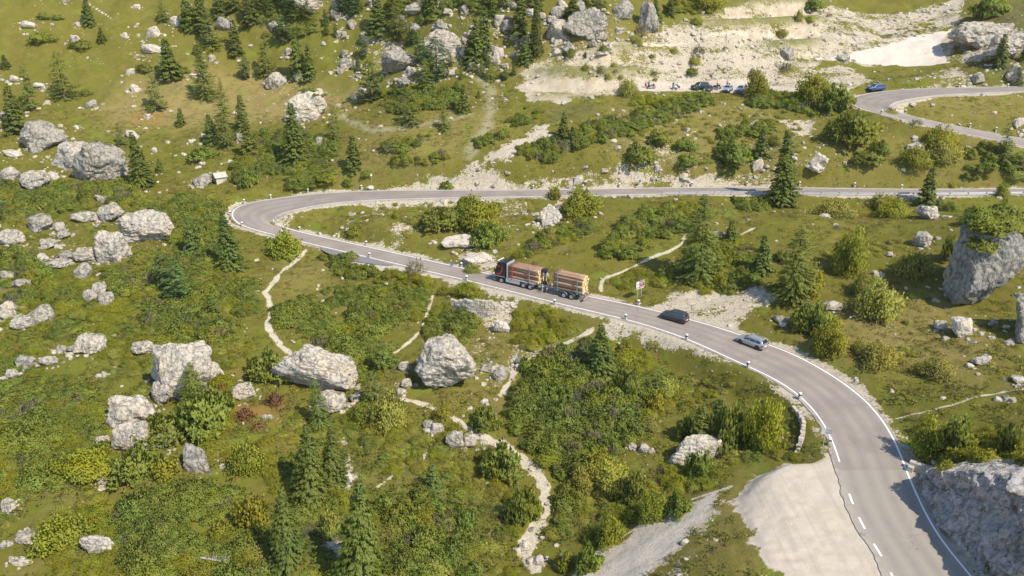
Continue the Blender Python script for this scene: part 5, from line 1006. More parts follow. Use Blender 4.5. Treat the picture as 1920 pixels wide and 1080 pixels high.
# wheel contact midpoints read from the photograph
p, d = on_road(1264, 600); yaw = math.atan2(d.y, d.x)
c1 = make_car('compact_car', p, yaw, 4.4, 1.78, VAN_T, VAN_S, M_dgrey, 'dark grey compact people carrier driving behind the log truck', group='cars driving on the road', rear_glass=(-2.12,-1.80), front_glass=(.38,1.18), sides=((-1.75,-1.0),(-.93,-.05),(.02,.85)))
p, d = on_road(1409, 647); yaw = math.atan2(d.y, d.x)
c2 = make_car('estate_car', p, yaw, 4.6, 1.78, WAG_T, WAG_S, M_silver, 'silver grey estate car with roof rails, last vehicle of the convoy', group='cars driving on the road', rear_glass=(-2.22,-1.92), front_glass=(.48,1.14), sides=((-1.8,-1.05),(-.98,-.08),(0,.85)), rails=True)

# ------------------------------------------------------------------ the log truck and its trailer
pa, d = on_road(940, 530.5); pb, _ = on_road(994, 543); _, cc = road_dir(P1(967, 530)); zr = cc.z+.05
pa = Vector(at_z(940, 530.8, zr)); pb = Vector(at_z(994, 543.2, zr)); fw = (pa-pb); wb = fw.length; fw.normalize(); left = Vector((-fw.y, fw.x, 0)); yawt = math.atan2(fw.y, fw.x)
org = pa+fw*1.45-left*1.2; org.z = zr                      # ground point under the middle of the front bumper
T = empty('log_truck', org, yawt); tag(T, 'black forestry truck loaded with logs, red stripes on its cab, driving towards the hairpin', 'truck')
x2 = -1.45-wb+1.38; x3 = -1.45-wb                         # rear axles
bm = bmesh.new()
prof = [(-.02,.45),(-.02,1.25),(-.10,2.1),(-.45,3.0),(-.75,3.72),(-1.2,3.86),(-2.25,3.86),(-2.25,.95),(-1.9,.95),(-1.75,1.10),(-1.15,1.10),(-.98,.9),(-.95,.45)]
vv = [[bm.verts.new((x, s_*1.24, z)) for x, z in prof] for s_ in (-1, 1)]
bm.faces.new(vv[0]); bm.faces.new(vv[1][::-1])
for i in range(len(prof)): bm.faces.new((vv[0][i], vv[1][i], vv[1][(i+1) % len(prof)], vv[0][(i+1) % len(prof)]))
bmesh.ops.recalc_face_normals(bm, faces=bm.faces[:]); bmesh.ops.bevel(bm, geom=bm.edges[:], offset=.06, segments=2, affect='EDGES'); cabo = bobj('cab', bm, M_cab, T)
def quadp(nm, pts, mat, parent, th=None):
    bm = bmesh.new(); f = bm.faces.new([bm.verts.new(q) for q in pts])
    if th: r = bmesh.ops.extrude_face_region(bm, geom=[f]); bmesh.ops.translate(bm, verts=[v for v in r['geom'] if isinstance(v, bmesh.types.BMVert)], vec=th); bmesh.ops.recalc_face_normals(bm, faces=bm.faces[:])
    return bobj(nm, bm, mat, parent)
quadp('windscreen', [(-.105+.03,-1.08,2.1),(-.105+.03,1.08,2.1),(-.43+.03,1.04,2.98),(-.43+.03,-1.04,2.98)], M_glass, cabo, (-.01,0,-.01))
for s_ in (-1, 1):
    quadp('side_window', [(-.35,s_*1.247,2.05),(-1.35,s_*1.247,2.0),(-1.35,s_*1.247,2.72),(-.60,s_*1.247,2.78)], M_glass, cabo, (0,s_*.012,0))
    for k in range(2):
        bm = bmesh.new(); pts = [(-.5-.0*k, 1.35),(-1.0-.16*k, 1.75),(-1.45-.16*k, 2.3),(-1.6-.16*k, 2.95),(-1.45-.16*k, 3.3)]
        for (xa, za), (xb, zb) in zip(pts[:-1], pts[1:]): vs = [bm.verts.new(q) for q in ((xa, s_*1.262, za), (xa-.09, s_*1.262, za-.06), (xb-.09, s_*1.262, zb-.06), (xb, s_*1.262, zb))]; bm.faces.new(vs)
        bobj('stripe', bm, M_red, cabo)
    bm = bmesh.new(); box(bm, -.75, -.30, s_*1.255-.012, s_*1.255+.012, 1.62, 1.72); box(bm, -1.1, -.62, s_*1.255-.012, s_*1.255+.012, 3.0, 3.14); bobj('stripe', bm, M_red, cabo)
    bm = bmesh.new(); box(bm, -2.2, -.06, s_*1.256-.014, s_*1.256+.014, 1.22, 1.30); bobj('trim_band', bm, M_alu, cabo)
    bm = bmesh.new(); box(bm, -.28, -.12, s_*1.42-.10, s_*1.42+.10, 2.0, 2.75, .03); bobj('wing_mirror', bm, M_blk, T)
    bm = bmesh.new(); box(bm, -.08, .02, s_*.95-.2, s_*.95+.2, .62, .85, .03); bobj('headlight', bm, M_hl, T)
bm = bmesh.new(); box(bm, -.05, .02, -.85, .85, 1.0, 1.85, .02); bobj('grille', bm, M_blk, T)
bm = bmesh.new(); box(bm, -.35, .10, -1.24, 1.24, .34, .78, .07); bobj('bumper', bm, M_steel, T)
bm = bmesh.new(); tube(bm, (-.62,-.95,3.90), (-.62,.95,3.90), .05, 8); [box(bm, -.66, -.52, y-.11, y+.11, 3.84, 4.03, .03) for y in (-.8,-.27,.27,.8)]; bobj('roof_lights', bm, M_hl, T)
bm = bmesh.new(); box(bm, -2.72, -2.52, -1.2, 1.2, 1.0, 3.9, .03); bobj('headboard', bm, M_alu, T)
end = x3-3.2
bm = bmesh.new(); [box(bm, end, -1.0, s_*.45-.06, s_*.45+.06, .78, 1.10) for s_ in (-1, 1)]; [box(bm, x, x+.12, -.5, .5, .85, 1.05) for x in np.linspace(end, -2.5, 7)]; bobj('chassis', bm, M_steel, T)
for s_ in (-1, 1):
    bm = bmesh.new(); box(bm, x2+.75, -2.35, s_*.98-.22, s_*.98+.22, .42, 1.08, .04); bobj('side_skirt', bm, M_alu, T)
    for x in (x2, x3):
        bm = bmesh.new(); n_ = 9
        for k in range(n_-1):
            a0_, a1_ = R(15+150*k/(n_-1)), R(15+150*(k+1)/(n_-1)); vs = [bm.verts.new((x+.62*math.cos(a), y, .52+.62*math.sin(a))) for a, y in ((a0_, s_*1.26), (a1_, s_*1.26), (a1_, s_*.72), (a0_, s_*.72))]; bm.faces.new(vs)
        bobj('mudguard', bm, M_alu, T)
def axle(par, x, dual, r=.52):
    for s_ in (-1, 1):
        bt, br = bmesh.new(), bmesh.new(); wheel(bt, br, (x, s_*1.08, r), r, .32, 24)
        if dual: wheel(bt, br, (x, s_*.74, r), r, .30, 16)
        w = bobj('wheel', bt, M_rub, par); bobj('rim', br, M_rim, w)
    bm = bmesh.new(); tube(bm, (x,-.95,r), (x,.95,r), .09, 8); bobj('axle', bm, M_steel, par)
axle(T, -1.45, False); axle(T, x2, True); axle(T, x3, True)
bm = bmesh.new(); box(bm, end+2.2, -2.95, -1.25, 1.25, 1.12, 1.30, .02); bobj('load_deck', bm, M_alu, T)
def stakes(par, xs, zt, mats, zb=1.15, w=1.24):
    for x, m in zip(xs, mats):
        for s_ in (-1, 1): bm = bmesh.new(); box(bm, x-.07, x+.07, s_*w-.06, s_*w+.06, zb, zt, .015); bobj('stake', bm, m, par)
        bm = bmesh.new(); box(bm, x-.10, x+.10, -w-.06, w+.06, zb-.02, zb+.13, .02); bobj('bolster', bm, M_red if m is not M_teal else M_teal, par)
x0l, x1l = -2.85, x3-1.55
stakes(T, (x0l-.85, x1l+1.75), 3.85, (M_red, M_steel))
# crane behind the load
cx = x1l-.75
bm = bmesh.new(); box(bm, cx-.35, cx+.35, -.4, .4, 1.1, 1.7, .05); tube(bm, (cx,0,1.6), (cx,0,3.1), .27, 12, .2); bobj('crane_column', bm, M_blk, T)
bm = bmesh.new(); tube(bm, (cx,0,3.1), (cx+.55,.1,3.75), .22, 10, .17); tube(bm, (cx+.5,.1,3.75), (cx-.55,.25,3.5), .13, 10, .11); box(bm, cx-.35, cx+.6, -.4, .4, 3.25, 3.9, .08); bobj('crane_boom', bm, M_blk, T)
bm = bmesh.new(); tube(bm, (cx+1.0,-.35,2.75), (cx-.1,.25,2.65), .10, 10); tube(bm, (cx-.55,.25,3.45), (cx-.35,.45,2.0), .09, 10, .07); box(bm, cx-.75, cx-.30, .05, .5, 2.7, 3.2, .05); bobj('crane_cylinder', bm, M_alu, T)
bm = bmesh.new(); tube(bm, (cx-.45,.55,2.6), (cx-.75,.75,1.9), .035, 6); tube(bm, (cx-.75,.75,1.9), (cx-1.25,.85,1.3), .035, 6); bobj('hose', bm, M_yel, T)
bm = bmesh.new()
for a in (-1, 1):
    for k in range(4): tube(bm, (cx-.5+.1*k,.1*a,2.2-.25*k), (cx-.62+.12*k,a*(.28+.05*k),1.95-.28*k), .05, 6)
bobj('grapple', bm, M_blk, T)
for s_ in (-1, 1):
    bm = bmesh.new(); tube(bm, (cx,s_*.3,1.0), (cx-.1,s_*1.15,.95), .08, 8); tube(bm, (cx-.1,s_*1.15,1.5), (cx-.1,s_*1.15,.45), .075, 8); box(bm, cx-.25, cx+.05, s_*1.15-.13, s_*1.15+.13, .38, .45, .02); bobj('outrigger', bm, M_alu, T)
bm = bmesh.new(); box(bm, end-.05, end+.02, -1.2, 1.2, .55, .88, .02); bobj('rear_bumper', bm, M_alu, T)
for s_ in (-1, 1): bm = bmesh.new(); box(bm, end-.08, end-.045, s_*1.0-.15, s_*1.0+.15, .62, .80, .01); bobj('tail_light', bm, M_tl, T)
# trailer
ta = Vector(at_z(1056.7, 558.6, zr-.05)); tb = Vector(at_z(1071, 562.4, zr-.05)); fw2 = (fw+(pa-ta).normalized()*.5).normalized(); yaw2 = math.atan2(fw2.y, fw2.x); left2 = Vector((-fw2.y, fw2.x, 0))
_, c3 = road_dir((ta+tb)/2); zt = c3.z+.05; ta = Vector(at_z(1056.7, 558.6, zt)); tb = Vector(at_z(1071, 562.4, zt)); mid = (ta+tb)/2-left2*1.2
T3 = empty('log_trailer', mid, yaw2); tag(T3, 'two axle trailer carrying logs between grey green stakes, coupled behind the truck', 'trailer')
axle(T3, .72, False); axle(T3, -.72, False)
gap = (org-mid).dot(fw2)+end                                 # drawbar length
bm = bmesh.new(); [box(bm, -2.9, 2.7, s_*.42-.06, s_*.42+.06, .86, 1.12) for s_ in (-1, 1)]; [box(bm, x, x+.1, -.5, .5, .9, 1.05) for x in (-2.7,-1.4,0,1.4,2.6)]; bobj('chassis', bm, M_teal, T3)
bm = bmesh.new(); tube(bm, (2.6,-.35,.95), (gap-.15,0,.72), .07, 8); tube(bm, (2.6,.35,.95), (gap-.15,0,.72), .07, 8); tube(bm, (gap-.5,0,.72), (gap+.02,0,.72), .10, 8); bobj('drawbar', bm, M_steel, T3)
for s_ in (-1, 1):
    for x in (.72, -.72):
        bm = bmesh.new()
        for k in range(8):
            a0_, a1_ = R(15+150*k/8), R(15+150*(k+1)/8); bm.faces.new([bm.verts.new((x+.62*math.cos(a), y, .52+.62*math.sin(a))) for a, y in ((a0_, s_*1.26), (a1_, s_*1.26), (a1_, s_*.85), (a0_, s_*.85))])
        bobj('mudguard', bm, M_steel, T3)
stakes(T3, (1.95, -1.75), 4.15, (M_teal, M_teal))
bm = bmesh.new(); box(bm, -3.05, -2.95, -1.22, 1.22, .40, .62, .02); bobj('rear_bumper', bm, M_alu, T3)
bm = bmesh.new(); box(bm, -3.10, -2.98, -1.22, 1.22, .74, .98, .02); bobj('light_bar', bm, M_blk, T3)
for s_ in (-1, 1):
    bm = bmesh.new(); box(bm, -3.13, -3.09, s_*1.0-.17, s_*1.0+.17, .77, .95, .01); bobj('tail_light', bm, M_tl, T3)
bm = bmesh.new(); box(bm, -3.12, -3.095, -.75, .75, .80, .95, .01); bobj('reflector_board', bm, M_orange, T3)
def loads(tr, x0, x1, zb, rows, words, grp, seed):
    rng = random.Random(seed); per = 5; k = 0; hwid = 1.13
    for r_ in range(rows):
        n_ = per if r_ % 2 == 0 else per-1+(r_ > 0)*0
        for c_ in range(n_):
            rad = rng.choice((rng.uniform(.17,.22), rng.uniform(.22, .285), rng.uniform(.22,.285))); y = -hwid+.23+(c_+(.5 if r_ % 2 else 0))*(2*hwid-.46)/(per-1) if n_ > 1 else 0; z = zb+.24+r_*.475+rng.uniform(-.02, .02)
            bm = bmesh.new(); L_a, L_b = x0+rng.uniform(-.10, .02), x1-rng.uniform(-.12, .12); seg = 12; prev = None
            for i in range(6):
                x = L_a+(L_b-L_a)*i/5; ring = [bm.verts.new((x, y+rad*(1+.05*math.sin(3*i+k))*math.cos(2*math.pi*a/seg)+.02*math.sin(i+k), z+rad*(1+.05*math.cos(2*i+k))*math.sin(2*math.pi*a/seg))) for a in range(seg)]
                if prev:
                    for a in range(seg): f = bm.faces.new((prev[a], ring[a], ring[(a+1) % seg], prev[(a+1) % seg])); f.smooth = True
                else: first = ring
                prev = ring
            for rg in (first, prev): f = bm.faces.new(rg); f.material_index = 1
            bmesh.ops.recalc_face_normals(bm, faces=bm.faces[:])
            o = bobj('log', bm, [M_log, M_cut]); o.location = tr.location; o.rotation_euler = tr.rotation_euler; tag(o, words, 'log', grp); k += 1
loads(T, x0l, x1l, 1.28, 5, 'brown barked spruce log lying on the truck between the red stakes', 'logs stacked on the truck', 3)
loads(T3, 3.0, -2.65, 1.26, 6, 'brown barked spruce log lying on the trailer between the green stakes', 'logs stacked on the trailer', 4)

# ------------------------------------------------------------------ parked vehicles and people on the upper lay-by
z3 = lambda u, v: P1(u, v)
def parked(u, v, ang, T_, S_, L, Wd, paint, label, **k):
    p = P1(u, v); p.z += .02; return make_car('parked_car', p, R(ang), L, Wd, T_, S_, paint, label, group='cars parked on the upper gravel strip', **k)
M_bluec = plain('blue car paint', (.045,.095,.20), .3, .3); M_bs = plain('bluish silver car paint', (.34,.40,.48), .3, .5); M_dg = plain('dark green car paint', (.028,.048,.042), .3, .2)
hk = dict(rear_glass=(-1.92,-1.5), front_glass=(.34,1.0), sides=((-1.5,-.75),(-.7,.8)))
parked(1312, 168, 205, SUV_T, SUV_S, 4.6, 1.9, M_dg, 'dark green off-road car parked at the rear of the gravel strip', rear_glass=(-2.25,-1.9), front_glass=(.52,1.0), sides=((-1.9,-1.0),(-.9,.7)))
parked(1327, 171.5, -112, HAT_T, HAT_S, 4.0, 1.7, M_dgrey, 'small dark car parked with its front towards the slope edge', **hk)
parked(1364, 171.5, -118, HAT_T, HAT_S, 4.1, 1.75, M_bs, 'silver blue hatchback parked second from the bushes', **hk)
parked(1389, 172, -118, HAT_T, HAT_S, 4.1, 1.75, M_bs, 'silver blue hatchback parked closest to the bushes', **hk)
parked(1434, 174, -118, HAT_T, HAT_S, 4.1, 1.75, M_bs, 'pale blue car half hidden behind the strip side bushes', **hk)
_, cB = road_dir(P1(1643, 172), RB); p = Vector(at_z(1642, 169.5, cB.z+.05))
make_car('parked_car', p, R(196), 4.5, 1.8, WAG_T, WAG_S, M_bluec, 'dark blue car stopped at the edge of the upper hairpin', group='cars parked on the upper gravel strip', rear_glass=(-2.22,-1.92), front_glass=(.48,1.14), sides=((-1.8,-1.05),(-.98,-.08),(0,.85)), rails=True)
def motorcycle(u, v, ang, paint, label):
    p = P1(u, v); t = empty('motorcycle', p+Vector((0,0,.02)), R(ang)); tag(t, label, 'motorcycle', 'motorcycles parked on the upper gravel strip')
    for x in (-.74, .74):
        bt, br = bmesh.new(), bmesh.new(); wheel(bt, br, (x, 0, .33), .33, .15, 20); w = bobj('wheel', bt, M_rub, t); bobj('rim', br, M_rim, w)
    bm = bmesh.new(); box(bm, -.28, .32, -.17, .17, .32, .72, .05); box(bm, -.1, .2, -.25, .25, .38, .6, .05); bobj('engine', bm, M_steel, t)
    bm = bmesh.new(); box(bm, -.08, .48, -.17, .17, .72, 1.0, .09); bobj('fuel_tank', bm, paint, t); bm = bmesh.new(); box(bm, .42, .78, -.24, .24, .68, 1.15, .08); bobj('fairing', bm, paint, t)
    bm = bmesh.new(); box(bm, -.75, -.05, -.15, .15, .78, .90, .05); bobj('seat', bm, M_blk, t)
    bm = bmesh.new(); tube(bm, (.74,.09,.33), (.42,.09,.98), .03, 6); tube(bm, (.74,-.09,.33), (.42,-.09,.98), .03, 6); bobj('fork', bm, M_chrome, t)
    bm = bmesh.new(); tube(bm, (.36,-.40,1.10), (.42,0,1.04), .018, 6); tube(bm, (.36,.40,1.10), (.42,0,1.04), .018, 6); bobj('handlebar', bm, M_blk, t)
    bm = bmesh.new(); tube(bm, (-.74,0,.33), (-.1,0,.5), .04, 6); tube(bm, (.1,-.2,.3), (-.85,-.2,.42), .05, 8); bobj('exhaust', bm, M_chrome, t)
    for s_ in (-1, 1): bm = bmesh.new(); box(bm, -.85, -.42, s_*.32-.11, s_*.32+.11, .52, .86, .04); bobj('pannier', bm, paint if paint is M_white else M_blk, t)
    bm = bmesh.new(); box(bm, .75, .82, -.1, .1, .85, 1.0, .03); bobj('headlight', bm, M_hl, t)
motorcycle(1221, 166.5, 10, M_dark, 'black motorcycle with the two riders standing beside it'); motorcycle(1263, 169, -60, M_white, 'white touring motorcycle standing foremost of the pair'); motorcycle(1269, 165, -60, M_white, 'white touring motorcycle standing rearmost of the pair')
motorcycle(1344, 167, -30, M_dark, 'black motorcycle parked between the dark car and the silver ones'); motorcycle(1338, 169, -20, M_dark, 'black motorcycle nearest the small dark car')
def skin(name, J, E, mat, parent=None, sub=1):
    me = bpy.data.meshes.new(name); me.from_pydata([j[0] for j in J], E, []); o = bpy.data.objects.new(name, me); COL.objects.link(o)
    o.modifiers.new('skin', 'SKIN'); 
    if not me.skin_vertices: bpy.context.view_layer.objects.active = o
    L_ = me.skin_vertices[0].data if me.skin_vertices else None
    if L_ is None:
        bpy.ops.object.select_all(action='DESELECT'); o.select_set(True); bpy.ops.object.modifier_remove(modifier='skin'); bpy.ops.object.modifier_add(type='SKIN'); L_ = me.skin_vertices[0].data
    for d_, j in zip(L_, J): d_.radius = (j[1], j[1]*(j[2] if len(j) > 2 else 1)); d_.use_root = False
    L_[0].use_root = True; s_ = o.modifiers.new('sub', 'SUBSURF'); s_.levels = s_.render_levels = sub; me.materials.append(mat)
    if parent: o.parent = parent
    return o
def person(u, v, ang, jacket, trousers, label, sit=False, helmet=None):
    p = P1(u, v); t = empty('person', p+Vector((0,0,.02)), R(ang)); tag(t, label, 'person', 'people standing on the upper gravel strip')
    J = [((0,0,.95),.13,.8),((0,0,1.2),.15,.7),((0,0,1.42),.14,.6),((.01,0,1.53),.055),((.02,0,1.64),.095),((.02,0,1.74),.075),
         ((0,.19,1.42),.055),((.03,.27,1.15),.042),((.14,.25,.92),.032),((.17,.24,.84),.03),((0,-.19,1.42),.055),((.0,-.28,1.15),.042),((.10,-.28,.92),.032),((.12,-.27,.84),.03),
         ((0,.10,.90),.09),((.03,.11,.50),.06),((0,.12,.08),.042),((.14,.13,.04),.035),((0,-.10,.90),.09),((.0,-.11,.50),.06),((-.03,-.12,.08),.042),((.11,-.13,.04),.035)]
    E = [(0,1),(1,2),(2,3),(3,4),(4,5),(2,6),(6,7),(7,8),(8,9),(2,10),(10,11),(11,12),(12,13),(0,14),(14,15),(15,16),(16,17),(0,18),(18,19),(19,20),(20,21)]
    b = skin('body', J, E, M_skin, t)
    g = lambda ix, k: [(J[i][0], J[i][1]*k, *(J[i][2:])) for i in ix]
    skin('jacket', g((0,1,2,6,7,8,10,11,12), 1.22), [(0,1),(1,2),(2,3),(3,4),(4,5),(2,6),(6,7),(7,8)], jacket, b); skin('trousers', g((0,14,15,16,18,19,20), 1.25), [(0,1),(1,2),(2,3),(0,4),(4,5),(5,6)], trousers, b)
    bm = bmesh.new(); bmesh.ops.create_icosphere(bm, subdivisions=2, radius=.125 if helmet else .108, matrix=Matrix.Translation((-.005, 0, 1.73 if not helmet else 1.71)) @ Matrix.Diagonal((1.05, .92, .95, 1)))
    if not helmet: bmesh.ops.delete(bm, geom=[v_ for v_ in bm.verts if v_.co.z < 1.70 and v_.co.x > -.02], context='VERTS')
    bobj('helmet' if helmet else 'hair', bm, helmet or M_blk, b, True)
person(1210.5, 165.5, -80, M_red, M_dark, 'person in a red jacket standing beside the black motorcycle'); person(1216, 164, -100, M_dark, M_dark, 'person in black riding clothes behind the black motorcycle', helmet=M_blk)
person(1262, 165.5, -60, M_dark, M_dark, 'person in dark clothes between the white motorcycles', helmet=M_blk); person(1344.5, 164, -90, M_yel, M_dark, 'person in a yellow top behind the parked motorcycles')
person(1363, 163.5, -90, M_red, M_dark, 'person in a red and pink top behind the silver cars'); person(1367, 163.5, -70, M_white, M_dark, 'person in a white top next to the one in red'); person(1644, 164, -90, M_dark, M_dark, 'person in dark clothes behind the blue car')

# ------------------------------------------------------------------ kerb posts, guardrail, signs
proto = None
def kerb_post(u, v, sc=1.):
    global proto
    p = P1(u, v)
    if proto is None:
        proto = empty('marker_post', (0,0,0)); bm = bmesh.new(); box(bm, -.17, .17, -.17, .17, -.25, .62, .04); bobj('post', bm, M_conc, proto); bm = bmesh.new(); box(bm, -.175, .175, -.175, .175, .62, .78, .012); bobj('band', bm, M_blk, proto)
        bm = bmesh.new(); box(bm, -.17, .17, -.17, .17, .78, 1.02, .05); bobj('cap', bm, M_white, proto); t = proto; t.location = p; t.scale = (sc,)*3
    else: t = copy_tree(proto, p, None, (sc,)*3)
    dr, _ = road_dir(p, RB if v < 260 else RA); t.rotation_euler = (0, 0, math.atan2(dr.y, dr.x)); reg(t, 'white topped square stone marker post', u, v, 'marker post', 'stone marker posts lining the road')
for u, v in [(1555,835),(1499,749),(1402,690),(1287,638),(1173,600),(1040,572),(875,527),(693,483.5),(530,441),(454,425),(458,382),(508,373),(578,362),(562,434),(687,461),(865,502),(1197,573),(678,355.5),(838,355.5),(1000,356),(1093,355),(1161,352.5),
             (1297,350),(1400,349),(1499,349),(1602,351),(1690,355),(1095,369),(432,404)]: kerb_post(u, v)
for u, v in [(1798,163.5),(1697,214),(1652,214.5),(1762,240),(1818,239.5),(1867,247),(1889,165)]: kerb_post(u, v)
def guardrail():
    L = RA[1]; T = np.gradient(L[:, :2], axis=0); T /= np.hypot(*T.T)[:, None]; N = np.stack([-T[:, 1], T[:, 0]], -1); C = (RA[0]-RA[1])[:, :2]
    if (N[450]@C[450]) > 0: N = -N
    q = L.copy(); q[:, :2] += N*.62; a = int(np.argmin(np.abs([F*x[0]/depth(x)+960-1242 for x in q[400:]])))+400; q = q[a:]
    s_ = np.concatenate([[0], np.cumsum(np.hypot(*(q[1:]-q[:-1])[:, :2].T))]); t = empty('guardrail', Vector(q[0])); tag(t, 'long grey steel guardrail on posts along the upper straight of the road', 'guardrail'); o0 = Vector(q[0])
    bm = bmesh.new(); pr = [(0,.42),(.05,.46),(.05,.54),(0,.58),(.05,.62),(.05,.70),(0,.74)]; prev = None; M_ = N[a:]
    for i in range(0, len(q), 3):
        ring = [bm.verts.new((q[i, 0]-M_[i, 0]*x-o0.x, q[i, 1]-M_[i, 1]*x-o0.y, q[i, 2]+z-o0.z)) for x, z in pr]+[bm.verts.new((q[i, 0]-M_[i, 0]*(x-.012)-o0.x, q[i, 1]-M_[i, 1]*(x-.012)-o0.y, q[i, 2]+z-o0.z)) for x, z in pr[::-1]]
        if prev:
            for j in range(len(ring)): bm.faces.new((prev[j], ring[j], ring[(j+1) % len(ring)], prev[(j+1) % len(ring)]))
        prev = ring
    bmesh.ops.recalc_face_normals(bm, faces=bm.faces[:]); bobj('rail', bm, M_galv, t); pm = None
    for d_ in np.arange(.3, s_[-1], 3.5):
        c_ = Vector([np.interp(d_, s_, q[:, k]) for k in range(3)])
        if pm is None: bm = bmesh.new(); box(bm, -.05, .05, .01, .12, -.6, .72); pp = bobj('rail_post', bm, M_galv, t); pm = pp.data
        else: pp = bpy.data.objects.new('rail_post', pm); COL.objects.link(pp); pp.parent = t
        i = int(np.searchsorted(s_, d_)); pp.location = c_-o0; pp.rotation_euler = (0, 0, math.atan2(N[a+min(i, len(q)-1)][1], N[a+min(i, len(q)-1)][0])-R(90))
guardrail()
pl_, pr_ = P1(1194.7, 562.5), P1(1201.8, 559.5); dv = (pr_-pl_); dv.z = 0; dv = dv.normalized(); an = R(38); sg = empty('tourist_sign', (pl_+pr_)/2, an); tag(sg, 'brown tourist information sign with white emblem panel on two grey posts', 'sign')
hw_ = .48
for s_ in (-1, 1): bm = bmesh.new(); tube(bm, (s_*hw_, 0, -.5), (s_*hw_, 0, 3.25), .04, 8); bobj('post', bm, M_galv, sg)
bm = bmesh.new(); box(bm, -.95, .95, -.085, -.045, 1.95, 3.3, .01); pn = bobj('sign_panel', bm, M_brownp, sg)
bm = bmesh.new()
for (a, b, c_, e_) in ((-.95,.95,3.27,3.31),(-.95,.95,1.94,1.98),(-.95,-.91,1.95,3.3),(.91,.95,1.95,3.3),(-.9,.9,2.28,2.32)): box(bm, a, b, -.10, -.086, c_, e_)
bobj('border', bm, M_white, pn)
bm = bmesh.new(); box(bm, -.88, -.30, -.095, -.087, 2.36, 3.2); bobj('emblem_panel', bm, M_white, pn); bm = bmesh.new(); tube(bm, (-.59,-.103,2.8), (-.59,-.097,2.8), .17, 5); box(bm, -.68, -.5, -.103, -.097, 2.5, 2.75); bobj('emblem', bm, M_green, pn)
bm = bmesh.new(); rng = random.Random(4)
for z, x0_, x1_, h_ in ((2.95,-.18,.8,.11),(2.65,.02,.55,.11),(2.05,-.8,-.2,.12),(2.05,.05,.8,.12)):
    x = x0_
    while x < x1_-.04: w_ = rng.uniform(.04, .075); box(bm, x, x+w_, -.099, -.0875, z, z+h_*rng.uniform(.8, 1)); x += w_+.028
bobj('lettering', bm, M_white, pn)
p = P1(1541.8, 845.5); sg = empty('bend_sign', p, 0); tag(sg, 'grey backs of two angled bend signs on one pole beside the curve', 'sign')
bm = bmesh.new(); tube(bm, (0,0,-.4), (0,0,3.15), .04, 8); bobj('pole', bm, M_galv, sg)
for a, x0_, x1_ in ((200, .04, .62), (-22, .04, .68)):
    bm = bmesh.new(); M_ = Matrix.Rotation(R(a), 4, 'Z'); box(bm, x0_, x1_, -.015, .015, 2.35, 3.05, 0, 0, M_); pn = bobj('sign_panel', bm, M_galv, sg); bm = bmesh.new(); [box(bm, x0_, x1_, -.045, -.016, z, z+.06, 0, 0, M_) for z in (2.5, 2.85)]; bobj('bracket', bm, M_steel, pn)
def small_sign(u, v, h, w, ph, mat, label, rz=20):
    p = P1(u, v); sg = empty('small_sign', p, R(rz)); tag(sg, label, 'sign'); bm = bmesh.new(); tube(bm, (0,0,-.3), (0,0,h), .03, 8); bobj('pole', bm, M_galv, sg); bm = bmesh.new(); box(bm, -w/2, w/2, -.05, -.032, h-ph, h, .01); bobj('sign_panel', bm, mat, sg)
small_sign(1603.5, 719, 1.0, .35, .32, M_white, 'small white marker plate on a short pole outside the bend', -30); small_sign(1199, 351.5, 1.7, .55, .6, M_blue, 'small blue sign beyond the guardrail end'); small_sign(697, 343, 2.0, .35, .4, M_white, 'small white plate on a thin pole above the upper road')
small_sign(848, 499.5, .8, .3, .65, M_blue, 'small blue marker plate at the road edge behind the log truck cab'); small_sign(1803.5, 20, 4.2, .12, 3.2, M_white, 'tall thin white pole on the quarry rim')
# ------------------------------------------------------------------ walls, hut, dead wood
def block_wall(pts, hts, mat, label, name='stone_wall', bl=(.5,.95), bh=(.28,.42), th=.5, seed=1, face=None, sink=.3):
    W_ = [P1(*p) for p in pts]; rng = random.Random(seed); bm = bmesh.new(); o0 = W_[0].copy()
    ds = [0]
    for a, b in zip(W_[:-1], W_[1:]): ds.append(ds[-1]+(b-a).length)
    at_ = lambda s_: Vector([np.interp(s_, ds, [w[k] for w in W_]) for k in range(3)]); hh = lambda s_: float(np.interp(s_, ds, hts)); z = -sink; row = 0
    while z < max(hts):
        h_ = rng.uniform(*bh); s_ = rng.uniform(-.3, 0)
        while s_ < ds[-1]:
            l_ = rng.uniform(*bl); c_ = at_(min(max(s_+l_/2, 0), ds[-1])); dd = (at_(min(s_+l_, ds[-1]))-at_(max(s_, 0))); 
            if dd.length > 1e-3 and z+h_*.6 < hh(s_+l_/2)+rng.uniform(-.15, .1):
                M_ = Matrix.Translation(Vector((c_.x-o0.x, c_.y-o0.y, c_.z-o0.z+z+h_/2))) @ Matrix.Rotation(math.atan2(dd.y, dd.x)+rng.uniform(-.06, .06), 4, 'Z') @ Matrix.Rotation(rng.uniform(-.04, .04), 4, 'Y')
                vs = box(bm, -l_*.48, l_*.48, -th/2+rng.uniform(-.07, .07)-.0*z, th/2, -h_*.47, h_*.47, .05)
                for v_ in vs: v_.co += Vector((rng.uniform(-.03, .03), rng.uniform(-.03, .03), rng.uniform(-.02, .02)))
                bmesh.ops.transform(bm, matrix=M_, verts=vs)
            s_ += l_
        z += h_; row += 1
    o = bobj(name, bm, mat); o.location = o0; tag(o, label, 'wall'); return o
block_wall([(848,576),(880,588),(910,594),(930,592),(968,574)], (1.4,2.7,2.9,2.5,1.0), M_rockw, 'dry stone retaining wall of pale blocks below the road near the log truck', bh=(.35,.5), bl=(.55,1.1), sink=.5)
block_wall([(1488,764),(1499,778),(1506,800),(1504,822),(1494,850)], (.35,.5,.75,.75,.35), M_rockw, 'low curved dry stone wall beside the bend near the angled signs', bl=(.3,.7), bh=(.22,.34), seed=4)
